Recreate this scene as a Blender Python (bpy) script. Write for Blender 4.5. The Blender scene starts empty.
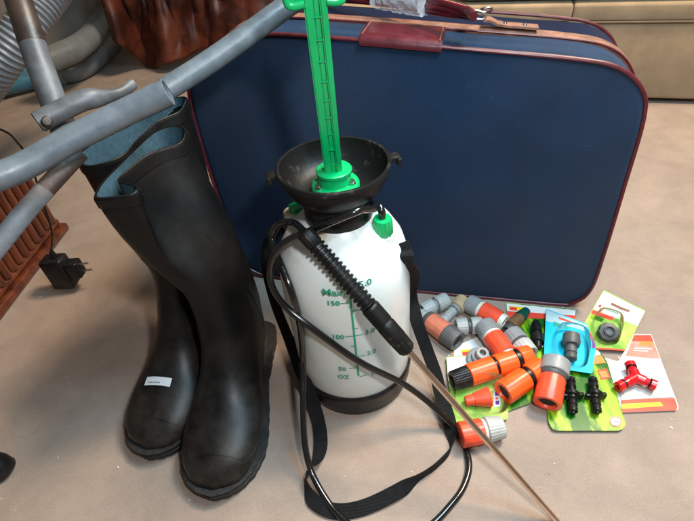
import bpy, bmesh, math, random
from mathutils import Vector as V, Matrix, noise
random.seed(7)
PI = math.pi
S = bpy.context.scene
COL = S.collection

# ------------------------------------------------------------------ camera, light, exposure
F_PX, CX, CY, CAM_H = 500.0, 347.0, 260.5, 0.66
down = V((410-CX, 850-CY, F_PX)).normalized()            # world down in (right, down, forward) lens axes
upc = -down
fwc = (V((0, 0, 1)) - V((0, 0, 1)).dot(upc)*upc).normalized()
rtc = fwc.cross(upc)
if rtc.x < 0: rtc = -rtc
RW = Matrix((rtc, fwc, upc))                               # lens axes -> world
cam = bpy.data.objects.new('camera', bpy.data.cameras.new('camera'))
COL.objects.link(cam)
cam.data.sensor_width = 36; cam.data.lens = 36*F_PX/694.0
cam.data.clip_start = 0.02; cam.data.clip_end = 100
cr, cu, cb = RW @ V((1, 0, 0)), RW @ V((0, -1, 0)), RW @ V((0, 0, -1))
m4 = Matrix((cr, cu, cb)).transposed().to_4x4(); m4.translation = V((0, 0, CAM_H))
cam.matrix_world = m4
S.camera = cam

wd = bpy.data.worlds.new('World'); S.world = wd; wd.use_nodes = True
bg = wd.node_tree.nodes['Background']
bg.inputs[0].default_value = (1.0, 0.86, 0.72, 1); bg.inputs[1].default_value = 0.17

def area(name, loc, target, size, power, col, sy=None):
    l = bpy.data.lights.new(name, 'AREA'); l.size = size; l.energy = power; l.color = col
    if sy: l.shape = 'RECTANGLE'; l.size_y = sy
    o = bpy.data.objects.new(name, l); COL.objects.link(o); o.location = loc
    o.rotation_euler = (V(target)-V(loc)).to_track_quat('-Z', 'Y').to_euler()
    return o
area('key_light', (1.25, 1.05, 2.5), (0.35, 1.25, 0), 0.6, 116, (1.0, 0.82, 0.62))
area('window_light', (0.75, 0.05, 1.75), (0.25, 0.75, 0.35), 0.55, 5, (0.62, 0.84, 1.0))
area('suitcase_top_fill', (0.38, 0.40, 1.12), (0.32, 0.66, 0.42), 0.30, 11, (0.50, 0.80, 1.0))  # added cool lamp close above the suitcase, grades its front from the top down
area('flash_light', (0.13, 0.02, 0.80), (0.10, 0.60, 0.05), 0.05, 5.0, (0.92, 0.96, 1.0))
S.view_settings.view_transform = 'Standard'; S.view_settings.look = 'None'
S.view_settings.exposure = 0.0; S.view_settings.gamma = 1
S.render.engine = 'CYCLES'
S.render.resolution_x = 1024; S.render.resolution_y = 769

# ------------------------------------------------------------------ measuring helpers: where a seen point lies in the place
def ray(x, y): return RW @ V((x-CX, y-CY, F_PX))
def at(x, y, z=0.0):
    r = ray(x, y); return V((0, 0, CAM_H)) + r*((z-CAM_H)/r.z)
def onplane(x, y, P, n):
    r = ray(x, y); o = V((0, 0, CAM_H)); return o + r*((P-o).dot(n)/r.dot(n))
def dist(x, y, d):
    r = ray(x, y).normalized(); return V((0, 0, CAM_H)) + r*d

# ------------------------------------------------------------------ materials
def mat(name, col, rough=0.5, metal=0.0, var=0.12, vscale=30, bump=0.0, bscale=200, col2=None, thr=(0.35, 0.7),
        coat=0.0, alpha=1.0, trans=0.0, spec=0.5, sss=0.0, rvar=0.1, stretch=None):
    m = bpy.data.materials.new(name); m.use_nodes = True
    nt = m.node_tree; N = nt.nodes; L = nt.links; b = N['Principled BSDF']
    tc = N.new('ShaderNodeTexCoord'); mp = N.new('ShaderNodeMapping')
    L.new(tc.outputs['Object'], mp.inputs[0])
    if stretch: mp.inputs['Scale'].default_value = stretch
    n1 = N.new('ShaderNodeTexNoise'); n1.inputs['Scale'].default_value = vscale; n1.inputs['Detail'].default_value = 6
    n1.inputs['Roughness'].default_value = 0.62
    L.new(mp.outputs[0], n1.inputs['Vector'])
    rp = N.new('ShaderNodeValToRGB'); rp.color_ramp.elements[0].position = thr[0]; rp.color_ramp.elements[1].position = thr[1]
    c2 = col2 if col2 else tuple(min(1, c*(1+var)) for c in col)
    c1 = col if col2 else tuple(c*(1-var) for c in col)
    rp.color_ramp.elements[0].color = (*c1, 1); rp.color_ramp.elements[1].color = (*c2, 1)
    L.new(n1.outputs['Fac'], rp.inputs[0]); L.new(rp.outputs[0], b.inputs['Base Color'])
    mr = N.new('ShaderNodeMapRange'); mr.inputs['To Min'].default_value = max(0.02, rough-rvar); mr.inputs['To Max'].default_value = min(1, rough+rvar)
    L.new(n1.outputs['Fac'], mr.inputs['Value']); L.new(mr.outputs[0], b.inputs['Roughness'])
    b.inputs['Metallic'].default_value = metal; b.inputs['Specular IOR Level'].default_value = spec
    b.inputs['Coat Weight'].default_value = coat; b.inputs['Coat Roughness'].default_value = 0.15
    b.inputs['Alpha'].default_value = alpha; b.inputs['Transmission Weight'].default_value = trans
    if sss: b.inputs['Subsurface Weight'].default_value = sss; b.inputs['Subsurface Radius'].default_value = (0.02, 0.02, 0.02); b.inputs['Subsurface Scale'].default_value = 0.5
    if bump:
        n2 = N.new('ShaderNodeTexNoise'); n2.inputs['Scale'].default_value = bscale; n2.inputs['Detail'].default_value = 4
        L.new(mp.outputs[0], n2.inputs['Vector'])
        bp = N.new('ShaderNodeBump'); bp.inputs['Strength'].default_value = bump; bp.inputs['Distance'].default_value = 0.002
        L.new(n2.outputs['Fac'], bp.inputs['Height']); L.new(bp.outputs[0], b.inputs['Normal'])
    return m

def weave(m, sc, dist_=0.0006, strength=0.5):
    """woven cloth relief laid over a material"""
    nt = m.node_tree; N = nt.nodes; L = nt.links; b = N['Principled BSDF']
    tc = N.new('ShaderNodeTexCoord'); hs = []
    for d in ('X', 'Z'):
        w = N.new('ShaderNodeTexWave'); w.bands_direction = d; w.inputs['Scale'].default_value = sc; w.inputs['Distortion'].default_value = 0.6
        L.new(tc.outputs['Object'], w.inputs['Vector']); hs.append(w)
    a = N.new('ShaderNodeMath'); a.operation = 'ADD'; L.new(hs[0].outputs['Fac'], a.inputs[0]); L.new(hs[1].outputs['Fac'], a.inputs[1])
    bp = N.new('ShaderNodeBump'); bp.inputs['Strength'].default_value = strength; bp.inputs['Distance'].default_value = dist_
    L.new(a.outputs[0], bp.inputs['Height']); L.new(bp.outputs[0], b.inputs['Normal'])
    return m

M = {}
M['suit'] = weave(mat('suitcase_cloth', (0.0020, 0.0165, 0.048), 0.50, var=0.25, vscale=9, spec=0.22), 900)
def worn_cloth(m):
    nt = m.node_tree; N = nt.nodes; L = nt.links; b = N['Principled BSDF']; src = b.inputs['Base Color'].links[0].from_socket
    tc = N.new('ShaderNodeTexCoord'); out = src
    for sc, st, rot, p0, p1, k, c in ((2.6, (1, 1, 1), 0, 0.40, 0.72, 0.14, (0.17, 0.16, 0.15)), (70, (0.10, 0.10, 2.2), 0.5, 0.735, 0.76, 0.30, (0.22, 0.26, 0.30)), (55, (2.0, 2.0, 0.09), 0.3, 0.74, 0.765, 0.22, (0.16, 0.20, 0.26)), (260, (1, 1, 1), 0, 0.68, 0.74, 0.25, (0.14, 0.16, 0.20))):
        mp = N.new('ShaderNodeMapping'); mp.inputs['Scale'].default_value = st; mp.inputs['Rotation'].default_value = (0, rot, 0); L.new(tc.outputs['Object'], mp.inputs[0])
        n = N.new('ShaderNodeTexNoise'); n.inputs['Scale'].default_value = sc; n.inputs['Detail'].default_value = 4; L.new(mp.outputs[0], n.inputs['Vector'])
        r = N.new('ShaderNodeValToRGB'); r.color_ramp.elements[0].position = p0; r.color_ramp.elements[1].position = p1; r.color_ramp.elements[0].color = (0, 0, 0, 1); r.color_ramp.elements[1].color = (k, k, k, 1); L.new(n.outputs['Fac'], r.inputs[0])
        x = N.new('ShaderNodeMixRGB'); L.new(r.outputs[0], x.inputs[0]); L.new(out, x.inputs[1]); x.inputs[2].default_value = (*c, 1); out = x.outputs[0]
    L.new(out, b.inputs['Base Color'])
    b.inputs['Sheen Weight'].default_value = 0.12; b.inputs['Sheen Roughness'].default_value = 0.4; b.inputs['Sheen Tint'].default_value = (0.35, 0.65, 1.0, 1)
worn_cloth(M['suit'])
M['suit2'] = weave(mat('suitcase_cloth_back', (0.002, 0.008, 0.032), 0.55, var=0.2, vscale=9, spec=0.25), 900)
M['maroon'] = mat('maroon_leather', (0.075, 0.004, 0.010), 0.34, var=0.3, vscale=40, bump=0.12, bscale=160, coat=0.2)
M['piping'] = mat('maroon_piping', (0.095, 0.010, 0.015), 0.38, var=0.3, vscale=60)
M['tan'] = mat('worn_brown_band', (0.20, 0.085, 0.05), 0.7, var=0.4, vscale=50, bump=0.7, bscale=220)
M['steel'] = mat('buckle_metal', (0.45, 0.45, 0.46), 0.3, metal=1)
M['film'] = mat('plastic_film', (0.8, 0.85, 0.9), 0.12, alpha=0.35, bump=1.0, bscale=90, spec=1.0)
M['rubber'] = mat('black_rubber', (0.0028, 0.0028, 0.0030), 0.42, col2=(0.008, 0.0072, 0.0065), thr=(0.42, 0.72), vscale=14, rvar=0.12, bump=0.12, bscale=70, spec=0.25)
def dusty(m):
    nt = m.node_tree; N = nt.nodes; L = nt.links; b = N['Principled BSDF']; src = b.inputs['Base Color'].links[0].from_socket
    tc = N.new('ShaderNodeTexCoord'); sx = N.new('ShaderNodeSeparateXYZ'); L.new(tc.outputs['Object'], sx.inputs[0])
    mr = N.new('ShaderNodeMapRange'); mr.inputs['From Min'].default_value = 0.16; mr.inputs['From Max'].default_value = 0.03; mr.inputs['To Min'].default_value = 0.03; mr.inputs['To Max'].default_value = 0.50; L.new(sx.outputs['Z'], mr.inputs['Value'])
    n = N.new('ShaderNodeTexNoise'); n.inputs['Scale'].default_value = 26; n.inputs['Detail'].default_value = 9; n.inputs['Roughness'].default_value = 0.7; L.new(tc.outputs['Object'], n.inputs['Vector'])
    r = N.new('ShaderNodeValToRGB'); r.color_ramp.elements[0].position = 0.36; r.color_ramp.elements[1].position = 0.75; L.new(n.outputs['Fac'], r.inputs[0])
    mu = N.new('ShaderNodeMath'); mu.operation = 'MULTIPLY'; L.new(mr.outputs[0], mu.inputs[0]); L.new(r.outputs[0], mu.inputs[1])
    x = N.new('ShaderNodeMixRGB'); L.new(mu.outputs[0], x.inputs[0]); L.new(src, x.inputs[1]); x.inputs[2].default_value = (0.070, 0.058, 0.047, 1); L.new(x.outputs[0], b.inputs['Base Color'])
dusty(M['rubber'])
M['sole'] = mat('sole_rubber', (0.008, 0.008, 0.008), 0.6, col2=(0.026, 0.022, 0.019), thr=(0.45, 0.7), vscale=40, bump=0.5, bscale=120)
M['lining'] = weave(mat('blue_lining', (0.06, 0.125, 0.165), 0.9, var=0.2, vscale=120, spec=0.15), 220, 0.0012, 1.0)
M['label'] = mat('paper_label', (0.6, 0.6, 0.6), 0.5, var=0.06)
M['ink'] = mat('dark_print', (0.05, 0.05, 0.05), 0.5)
M['blackpl'] = mat('black_plastic', (0.006, 0.006, 0.0065), 0.35, col2=(0.022, 0.020, 0.018), thr=(0.5, 0.75), vscale=35, bump=0.2, bscale=120, spec=0.3)
M['matteblk'] = mat('dusty_black_plastic', (0.006, 0.006, 0.006), 0.46, col2=(0.075, 0.065, 0.055), thr=(0.60, 0.80), vscale=40, bump=0.3, bscale=100, spec=0.24)
M['hose'] = mat('hose_black', (0.006, 0.006, 0.006), 0.16, var=0.2, coat=0.4, rvar=0.05)
M['web'] = weave(mat('strap_webbing', (0.010, 0.010, 0.011), 0.8, var=0.3, vscale=80, spec=0.25), 260, 0.0008, 0.8)
M['green'] = mat('green_plastic', (0.0, 0.34, 0.10), 0.33, var=0.12, vscale=25, bump=0.08, bscale=120, coat=0.15)
M['greenp'] = mat('green_print', (0.0, 0.30, 0.17), 0.5, var=0.25, vscale=300)
M['brass'] = mat('copper_wand', (0.90, 0.70, 0.56), 0.20, metal=1, var=0.1, vscale=60, rvar=0.04)
M['tube'] = mat('grey_painted_tube', (0.070, 0.088, 0.103), 0.38, col2=(0.115, 0.134, 0.150), thr=(0.30, 0.66), vscale=60, bump=0.10, bscale=160)
M['tube_b'] = mat('rusty_tube', (0.016, 0.010, 0.007), 0.45, col2=(0.05, 0.028, 0.018), thr=(0.38, 0.75), vscale=22, bump=0.15, bscale=160)
M['tube_g'] = mat('worn_grey_tube', (0.045, 0.047, 0.050), 0.5, col2=(0.10, 0.105, 0.112), thr=(0.35, 0.65), vscale=40, bump=0.15, bscale=160)
M['dark'] = mat('dark_inside', (0.01, 0.01, 0.01), 0.7)
M['orange'] = mat('orange_plastic', (0.85, 0.10, 0.012), 0.38, var=0.10, vscale=40, bump=0.1, bscale=150)
M['redor'] = mat('red_orange_plastic', (0.82, 0.075, 0.028), 0.38, var=0.12, vscale=40, bump=0.1, bscale=150)
M['salmon'] = mat('faded_salmon_plastic', (0.58, 0.17, 0.10), 0.5, var=0.15, vscale=50)
M['grey'] = mat('grey_plastic', (0.24, 0.245, 0.245), 0.45, var=0.12, vscale=60, bump=0.15, bscale=150)
M['lgrey'] = mat('light_grey_plastic', (0.36, 0.365, 0.345), 0.45, var=0.12, vscale=60)
M['dgrey'] = mat('dark_grey_plastic', (0.075, 0.072, 0.072), 0.5, var=0.2, vscale=60)
M['beige'] = mat('beige_plastic', (0.42, 0.30, 0.17), 0.5, var=0.15, vscale=50)
M['cream'] = mat('cream_plastic', (0.62, 0.58, 0.50), 0.45, var=0.1)
M['brown'] = mat('brown_fitting', (0.16, 0.085, 0.035), 0.45, var=0.3)
M['dgreen'] = mat('dark_green_cap', (0.0, 0.055, 0.04), 0.35)
M['red'] = mat('red_plastic', (0.62, 0.008, 0.015), 0.28, var=0.1, coat=0.3)
M['cardw'] = mat('white_card', (0.62, 0.62, 0.60), 0.42, var=0.06, vscale=15)
M['cardg'] = mat('green_leaf_print', (0.003, 0.10, 0.002), 0.3, col2=(0.26, 0.45, 0.01), thr=(0.46, 0.60), vscale=26, stretch=(1.7, 0.45, 1), coat=0.3, rvar=0.04)
M['cardlg'] = mat('pale_green_print', (0.12, 0.30, 0.03), 0.3, col2=(0.42, 0.55, 0.12), thr=(0.35, 0.65), vscale=25, coat=0.3, rvar=0.04)
M['cardr'] = mat('red_print', (0.70, 0.055, 0.03), 0.35, var=0.1)
M['cardpk'] = mat('pink_print', (0.72, 0.22, 0.17), 0.35, var=0.2, vscale=60)
M['cardo'] = mat('orange_print', (0.75, 0.22, 0.05), 0.35, var=0.1)
M['cardy'] = mat('yellow_print', (0.80, 0.50, 0.01), 0.35, var=0.05)
M['cardb'] = mat('turquoise_print', (0.0, 0.33, 0.50), 0.3, col2=(0.01, 0.52, 0.66), thr=(0.3, 0.7), vscale=14, coat=0.3, rvar=0.04)
M['cardlb'] = mat('pale_blue_print', (0.36, 0.50, 0.53), 0.35, var=0.12, vscale=30)
M['cardgr'] = mat('grey_beige_print', (0.50, 0.47, 0.44), 0.4, var=0.05)
M['teal'] = mat('teal_print', (0.02, 0.28, 0.22), 0.4)
M['purple'] = mat('purple_print', (0.12, 0.02, 0.22), 0.4)
M['wood'] = mat('red_brown_wood', (0.045, 0.009, 0.004), 0.30, col2=(0.17, 0.040, 0.014), thr=(0.35, 0.7), vscale=9, stretch=(3, 3, 0.8), coat=0.4)
M['leather'] = mat('russet_leather', (0.030, 0.007, 0.004), 0.50, col2=(0.13, 0.028, 0.012), thr=(0.40, 0.70), vscale=7, bump=0.4, bscale=60, spec=0.3)
M['vac'] = mat('vacuum_grey', (0.27, 0.24, 0.21), 0.45, var=0.2, vscale=8)
M['vachose'] = mat('smooth_grey_hose', (0.13, 0.145, 0.15), 0.35, var=0.2, vscale=12)
M['coil'] = mat('ribbed_hose', (0.18, 0.20, 0.22), 0.4, var=0.1)
M['bluetip'] = mat('blue_hose_end', (0.06, 0.19, 0.29), 0.2, var=0.2, coat=0.4)
M['sofa'] = weave(mat('beige_upholstery', (0.72, 0.52, 0.33), 0.9, var=0.2, vscale=7, spec=0.1), 300, 0.002, 0.8)
M['sofatop'] = mat('grey_blue_cushion', (0.14, 0.17, 0.21), 0.8, var=0.1, bump=0.4)
M['seam'] = mat('seam_thread', (0.22, 0.15, 0.09), 0.9)
M['grit'] = mat('pale_grit', (0.62, 0.56, 0.48), 0.9, var=0.3)

def blister_mat():
    m = bpy.data.materials.new('clear_blister'); m.use_nodes = True; nt = m.node_tree; N = nt.nodes; L = nt.links
    N.remove(N['Principled BSDF']); t = N.new('ShaderNodeBsdfTransparent'); t.inputs[0].default_value = (0.95, 0.97, 0.97, 1)
    g = N.new('ShaderNodeBsdfGlossy'); g.inputs['Roughness'].default_value = 0.08
    fr = N.new('ShaderNodeLayerWeight'); fr.inputs[0].default_value = 0.12
    ns = N.new('ShaderNodeTexNoise'); ns.inputs['Scale'].default_value = 60; bp = N.new('ShaderNodeBump'); bp.inputs['Distance'].default_value = 0.002; bp.inputs['Strength'].default_value = 0.5
    L.new(ns.outputs['Fac'], bp.inputs['Height']); L.new(bp.outputs[0], g.inputs['Normal'])
    mx = N.new('ShaderNodeMixShader'); L.new(fr.outputs['Fresnel'], mx.inputs[0]); L.new(t.outputs[0], mx.inputs[1]); L.new(g.outputs[0], mx.inputs[2])
    L.new(mx.outputs[0], N['Material Output'].inputs[0]); return m
M['blister'] = blister_mat()

def bottle_mat():
    m = mat('milky_bottle', (0.62, 0.665, 0.645), 0.24, var=0.04, vscale=8, sss=0.25, rvar=0.05)
    nt = m.node_tree; N = nt.nodes; L = nt.links; b = N['Principled BSDF']
    src = b.inputs['Base Color'].links[0].from_socket
    tc = N.new('ShaderNodeTexCoord')
    # rusty grime settled on the shoulder and faint streaks
    ns = N.new('ShaderNodeTexNoise'); ns.inputs['Scale'].default_value = 22; ns.inputs['Detail'].default_value = 8
    L.new(tc.outputs['Object'], ns.inputs['Vector'])
    sx = N.new('ShaderNodeSeparateXYZ'); L.new(tc.outputs['Object'], sx.inputs[0])
    mr = N.new('ShaderNodeMapRange'); mr.inputs['From Min'].default_value = 0.255; mr.inputs['From Max'].default_value = 0.30; L.new(sx.outputs['Z'], mr.inputs['Value'])
    r = N.new('ShaderNodeValToRGB'); r.color_ramp.elements[0].position = 0.56; r.color_ramp.elements[1].position = 0.72; L.new(ns.outputs['Fac'], r.inputs[0])
    mu = N.new('ShaderNodeMath'); mu.operation = 'MULTIPLY'; L.new(mr.outputs[0], mu.inputs[0]); L.new(r.outputs[0], mu.inputs[1])
    mx = N.new('ShaderNodeMixRGB'); L.new(mu.outputs[0], mx.inputs[0]); L.new(src, mx.inputs[1]); mx.inputs[2].default_value = (0.30, 0.19, 0.10, 1)
    L.new(mx.outputs[0], b.inputs['Base Color']); return m
M['bottle'] = bottle_mat()

def floor_mat():
    m = bpy.data.materials.new('concrete_floor'); m.use_nodes = True; nt = m.node_tree; N = nt.nodes; L = nt.links; b = N['Principled BSDF']
    tc = N.new('ShaderNodeTexCoord')
    def nz(s, d=8, r=0.65, dist_=0):
        n = N.new('ShaderNodeTexNoise'); n.inputs['Scale'].default_value = s; n.inputs['Detail'].default_value = d; n.inputs['Roughness'].default_value = r
        n.inputs['Distortion'].default_value = dist_; L.new(tc.outputs['Object'], n.inputs['Vector']); return n
    def ramp(src, p0, c0, p1, c1):
        r = N.new('ShaderNodeValToRGB'); e = r.color_ramp.elements; e[0].position = p0; e[0].color = (*c0, 1); e[1].position = p1; e[1].color = (*c1, 1); L.new(src, r.inputs[0]); return r
    def mix(f, a, b_, mode='MIX'):
        x = N.new('ShaderNodeMixRGB'); x.blend_type = mode
        if isinstance(f, float): x.inputs[0].default_value = f
        else: L.new(f, x.inputs[0])
        for s, v in ((1, a), (2, b_)):
            if isinstance(v, tuple): x.inputs[s].default_value = (*v, 1)
            else: L.new(v, x.inputs[s])
        return x.outputs[0]
    big = nz(2.4, 6, 0.6, 0.6); mid = nz(11, 10, 0.7, 0.4); fine = nz(420, 5, 0.75); brush = nz(60, 5, 0.6)
    c = ramp(big.outputs['Fac'], 0.34, (0.262, 0.204, 0.168), 0.68, (0.330, 0.260, 0.212)).outputs[0]
    c = mix(0.36, c, ramp(mid.outputs['Fac'], 0.36, (0.32, 0.31, 0.30), 0.66, (0.62, 0.60, 0.58)).outputs[0], 'OVERLAY')
    c = mix(0.42, c, ramp(fine.outputs['Fac'], 0.3, (0.32, 0.32, 0.32), 0.7, (0.68, 0.68, 0.68)).outputs[0], 'OVERLAY')
    st = nz(4.2, 9, 0.7, 1.2)
    c = mix(ramp(st.outputs['Fac'], 0.58, (0, 0, 0), 0.74, (0.4, 0.4, 0.4)).outputs[0], c, (0.33, 0.275, 0.235))
    # faint scuffs and a darker worn patch or two
    sc_m = N.new('ShaderNodeMapping'); sc_m.inputs['Scale'].default_value = (1.0, 9.0, 1); sc_m.inputs['Rotation'].default_value = (0, 0, 0.5); L.new(tc.outputs['Object'], sc_m.inputs[0])
    sc_n = nz(14, 6, 0.7); L.new(sc_m.outputs[0], sc_n.inputs['Vector'])
    c = mix(ramp(sc_n.outputs['Fac'], 0.60, (0, 0, 0), 0.74, (0.35, 0.35, 0.35)).outputs[0], c, (0.38, 0.32, 0.275))
    dk = nz(1.9, 8, 0.72, 0.8)
    c = mix(ramp(dk.outputs['Fac'], 0.54, (0, 0, 0), 0.72, (0.45, 0.45, 0.45)).outputs[0], c, (0.19, 0.145, 0.118))
    # hairline cracks
    vn = nz(3.0, 5, 0.6); va = N.new('ShaderNodeVectorMath'); va.operation = 'MULTIPLY_ADD'; va.inputs[1].default_value = (0.35, 0.35, 0)
    L.new(vn.outputs['Color'], va.inputs[0]); L.new(tc.outputs['Object'], va.inputs[2])
    vo = N.new('ShaderNodeTexVoronoi'); vo.feature = 'DISTANCE_TO_EDGE'; vo.inputs['Scale'].default_value = 2.1; L.new(va.outputs[0], vo.inputs['Vector'])
    cm = nz(1.7, 3, 0.5)
    cr_ = N.new('ShaderNodeMapRange'); cr_.inputs['From Max'].default_value = 0.005; cr_.inputs['To Min'].default_value = 1; cr_.inputs['To Max'].default_value = 0; L.new(vo.outputs['Distance'], cr_.inputs['Value'])
    cmr = ramp(cm.outputs['Fac'], 0.46, (0, 0, 0), 0.58, (0.16, 0.16, 0.16))
    cf = N.new('ShaderNodeMath'); cf.operation = 'MULTIPLY'; L.new(cr_.outputs[0], cf.inputs[0]); L.new(cmr.outputs[0], cf.inputs[1])
    c = mix(cf.outputs[0], c, (0.12, 0.085, 0.06))
    # scattered dark pits and pale flecks
    for sc, th, cc in ((55, 0.045, (0.10, 0.07, 0.05)), (38, 0.05, (0.55, 0.49, 0.42))):
        v2 = N.new('ShaderNodeTexVoronoi'); v2.inputs['Scale'].default_value = sc; v2.inputs['Randomness'].default_value = 1; L.new(tc.outputs['Object'], v2.inputs['Vector'])
        mm = nz(9 + sc*0.1, 2); gate = ramp(mm.outputs['Fac'], 0.60, (0, 0, 0), 0.64, (1, 1, 1))
        dm = N.new('ShaderNodeMapRange'); dm.inputs['From Min'].default_value = th*0.6; dm.inputs['From Max'].default_value = th*1.8; dm.inputs['To Min'].default_value = 0.8; dm.inputs['To Max'].default_value = 0; L.new(v2.outputs['Distance'], dm.inputs['Value'])
        mu = N.new('ShaderNodeMath'); mu.operation = 'MULTIPLY'; L.new(dm.outputs[0], mu.inputs[0]); L.new(gate.outputs[0], mu.inputs[1])
        c = mix(mu.outputs[0], c, cc)
    L.new(c, b.inputs['Base Color'])
    b.inputs['Roughness'].default_value = 0.78; b.inputs['Specular IOR Level'].default_value = 0.3
    h = mix(0.85, mid.outputs['Fac'], fine.outputs['Fac']); h = mix(0.22, h, sc_n.outputs['Fac'])
    hs = N.new('ShaderNodeMath'); hs.operation = 'SUBTRACT'; L.new(h, hs.inputs[0]); L.new(cf.outputs[0], hs.inputs[1])
    bp = N.new('ShaderNodeBump'); bp.inputs['Strength'].default_value = 0.45; bp.inputs['Distance'].default_value = 0.0022; L.new(hs.outputs[0], bp.inputs['Height']); L.new(bp.outputs[0], b.inputs['Normal'])
    return m
M['floor'] = floor_mat()

# ------------------------------------------------------------------ object helpers
ORIG = {}
def tag(o, label, cat, group=None):
    o['label'] = label; o['category'] = cat
    if group: o['group'] = group
    return o
def thing(name, label, cat, loc, group=None):
    o = bpy.data.objects.new(name, None); COL.objects.link(o); o.location = loc; o.empty_display_size = 0.02
    ORIG[o] = V(loc); return tag(o, label, cat, group)
def obj(name, bm, m, parent=None, smooth=True, label=None, loc=None, ang=40):
    """link a bmesh built in place coordinates as one mesh object"""
    bmesh.ops.recalc_face_normals(bm, faces=bm.faces[:])
    off = ORIG[parent] if parent is not None else (V(loc) if loc is not None else V((0, 0, 0)))
    bm.transform(Matrix.Translation(-off))
    me = bpy.data.meshes.new(name); bm.to_mesh(me); bm.free()
    ms = m if isinstance(m, (list, tuple)) else [m]
    for x in ms: me.materials.append(x)
    if smooth:
        me.polygons.foreach_set('use_smooth', [True]*len(me.polygons))
        try: me.set_sharp_from_angle(angle=math.radians(ang))
        except Exception: pass
    o = bpy.data.objects.new(name, me); COL.objects.link(o)
    if parent is not None: o.parent = parent
    else: o.location = off
    ORIG[o] = off
    if label: o['label'] = label
    return o
def catmull(pts, n=8, closed=False):
    pts = [V(p) for p in pts]; out = []; k = len(pts)
    rng = range(k if closed else k-1)
    for i in rng:
        if closed: p0, p1, p2, p3 = pts[i-1], pts[i], pts[(i+1) % k], pts[(i+2) % k]
        else: p0, p1, p2, p3 = pts[max(i-1, 0)], pts[i], pts[i+1], pts[min(i+2, k-1)]
        for j in range(n):
            t = j/n; t2 = t*t; t3 = t2*t
            out.append(0.5*((2*p1)+(p2-p0)*t+(2*p0-5*p1+4*p2-p3)*t2+(3*p1-p0-3*p2+p3)*t3))
    if not closed: out.append(pts[-1].copy())
    return out
def sweep(bm, pts, r, n=12, closed=False, cap=True, sec=None, up0=None, bore=0):
    """tube along pts; r number or f(i/len); sec: list of (a,b) cross-section factors"""
    pts = [V(p) for p in pts]; k = len(pts); rings = []
    T = []
    for i in range(k):
        a = pts[(i-1) % k] if (closed or i > 0) else pts[0]; b = pts[(i+1) % k] if (closed or i < k-1) else pts[-1]
        T.append((b-a).normalized())
    nrm = V(up0) if up0 else (V((0, 0, 1)) if abs(T[0].z) < 0.9 else V((1, 0, 0)))
    nrm = (nrm - nrm.dot(T[0])*T[0]).normalized()
    if sec is None: sec = [(math.cos(2*PI*j/n), math.sin(2*PI*j/n)) for j in range(n)]
    for i in range(k):
        nrm = (nrm - nrm.dot(T[i])*T[i]).normalized(); bn = T[i].cross(nrm)
        rr = r(i/(k-1)) if callable(r) else r
        rings.append([bm.verts.new(pts[i] + nrm*(a*rr) + bn*(b*rr)) for a, b in sec])
    m = len(sec)
    for i in range(k if closed else k-1):
        A, B = rings[i], rings[(i+1) % k]
        for j in range(m): bm.faces.new((A[j], A[(j+1) % m], B[(j+1) % m], B[j]))
    if cap and not closed:
        bm.faces.new(rings[0][::-1]); bm.faces.new(rings[-1])
    return rings
def ribbon(bm, pts, w, th, sides):
    """flat webbing: sides[i] = direction across the width at each point"""
    rings = []
    k = len(pts)
    for i, p in enumerate(pts):
        t = (V(pts[min(i+1, k-1)])-V(pts[max(i-1, 0)])).normalized(); s = V(sides[i]); s = (s-s.dot(t)*t).normalized(); n_ = t.cross(s)
        rings.append([bm.verts.new(V(p)+s*a+n_*b) for a, b in ((-w/2, -th/2), (w/2, -th/2), (w/2, th/2), (-w/2, th/2))])
    for i in range(k-1):
        for j in range(4): bm.faces.new((rings[i][j], rings[i][(j+1) % 4], rings[i+1][(j+1) % 4], rings[i+1][j]))
    bm.faces.new(rings[0][::-1]); bm.faces.new(rings[-1])
def frame(axis):
    a = V(axis).normalized(); x = a.orthogonal().normalized(); return x, a.cross(x), a
def lathe(bm, prof, P, axis=(0, 0, 1), n=40, lobes=0, depth=0.0):
    """prof: [(r, t)] along axis from P; lobes: knurl count"""
    x, y, a = frame(axis); P = V(P); rings = []
    for r, t in prof:
        if r <= 1e-6: rings.append([bm.verts.new(P+a*t)]); continue
        rings.append([bm.verts.new(P + a*t + (x*math.cos(2*PI*j/n)+y*math.sin(2*PI*j/n))*(r*(1-(depth if lobes and math.cos(2*PI*j/n*lobes) < -0.2 else 0)))) for j in range(n)])
    for A, B in zip(rings, rings[1:]):
        if len(A) == 1 and len(B) == 1: continue
        for j in range(n):
            if len(A) == 1: bm.faces.new((A[0], B[(j+1) % n], B[j]))
            elif len(B) == 1: bm.faces.new((A[j], A[(j+1) % n], B[0]))
            else: bm.faces.new((A[j], A[(j+1) % n], B[(j+1) % n], B[j]))
    for R in (rings[0], rings[-1]):
        if len(R) > 2: bm.faces.new(R)
def box(bm, c, s, rot=None, bev=0.0, seg=2):
    mt = Matrix.Translation(V(c)) @ (rot.to_4x4() if rot else Matrix.Identity(4)) @ Matrix.Diagonal((*s, 1))
    r = bmesh.ops.create_cube(bm, size=1, matrix=mt)
    if bev:
        es = list({e for v in r['verts'] for e in v.link_edges})
        bmesh.ops.bevel(bm, geom=es, offset=bev, segments=seg, profile=0.5, affect='EDGES')
def slab(bm, pts, th, up=(0, 0, 1)):
    """flat sheet with thickness, pts = its underside outline"""
    up = V(up).normalized()*th
    A = [bm.verts.new(V(p)) for p in pts]; B = [bm.verts.new(V(p)+up) for p in pts]; n = len(A)
    bm.faces.new(A[::-1]); bm.faces.new(B)
    for i in range(n): bm.faces.new((A[i], A[(i+1) % n], B[(i+1) % n], B[i]))
NB = bmesh.new
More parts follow.
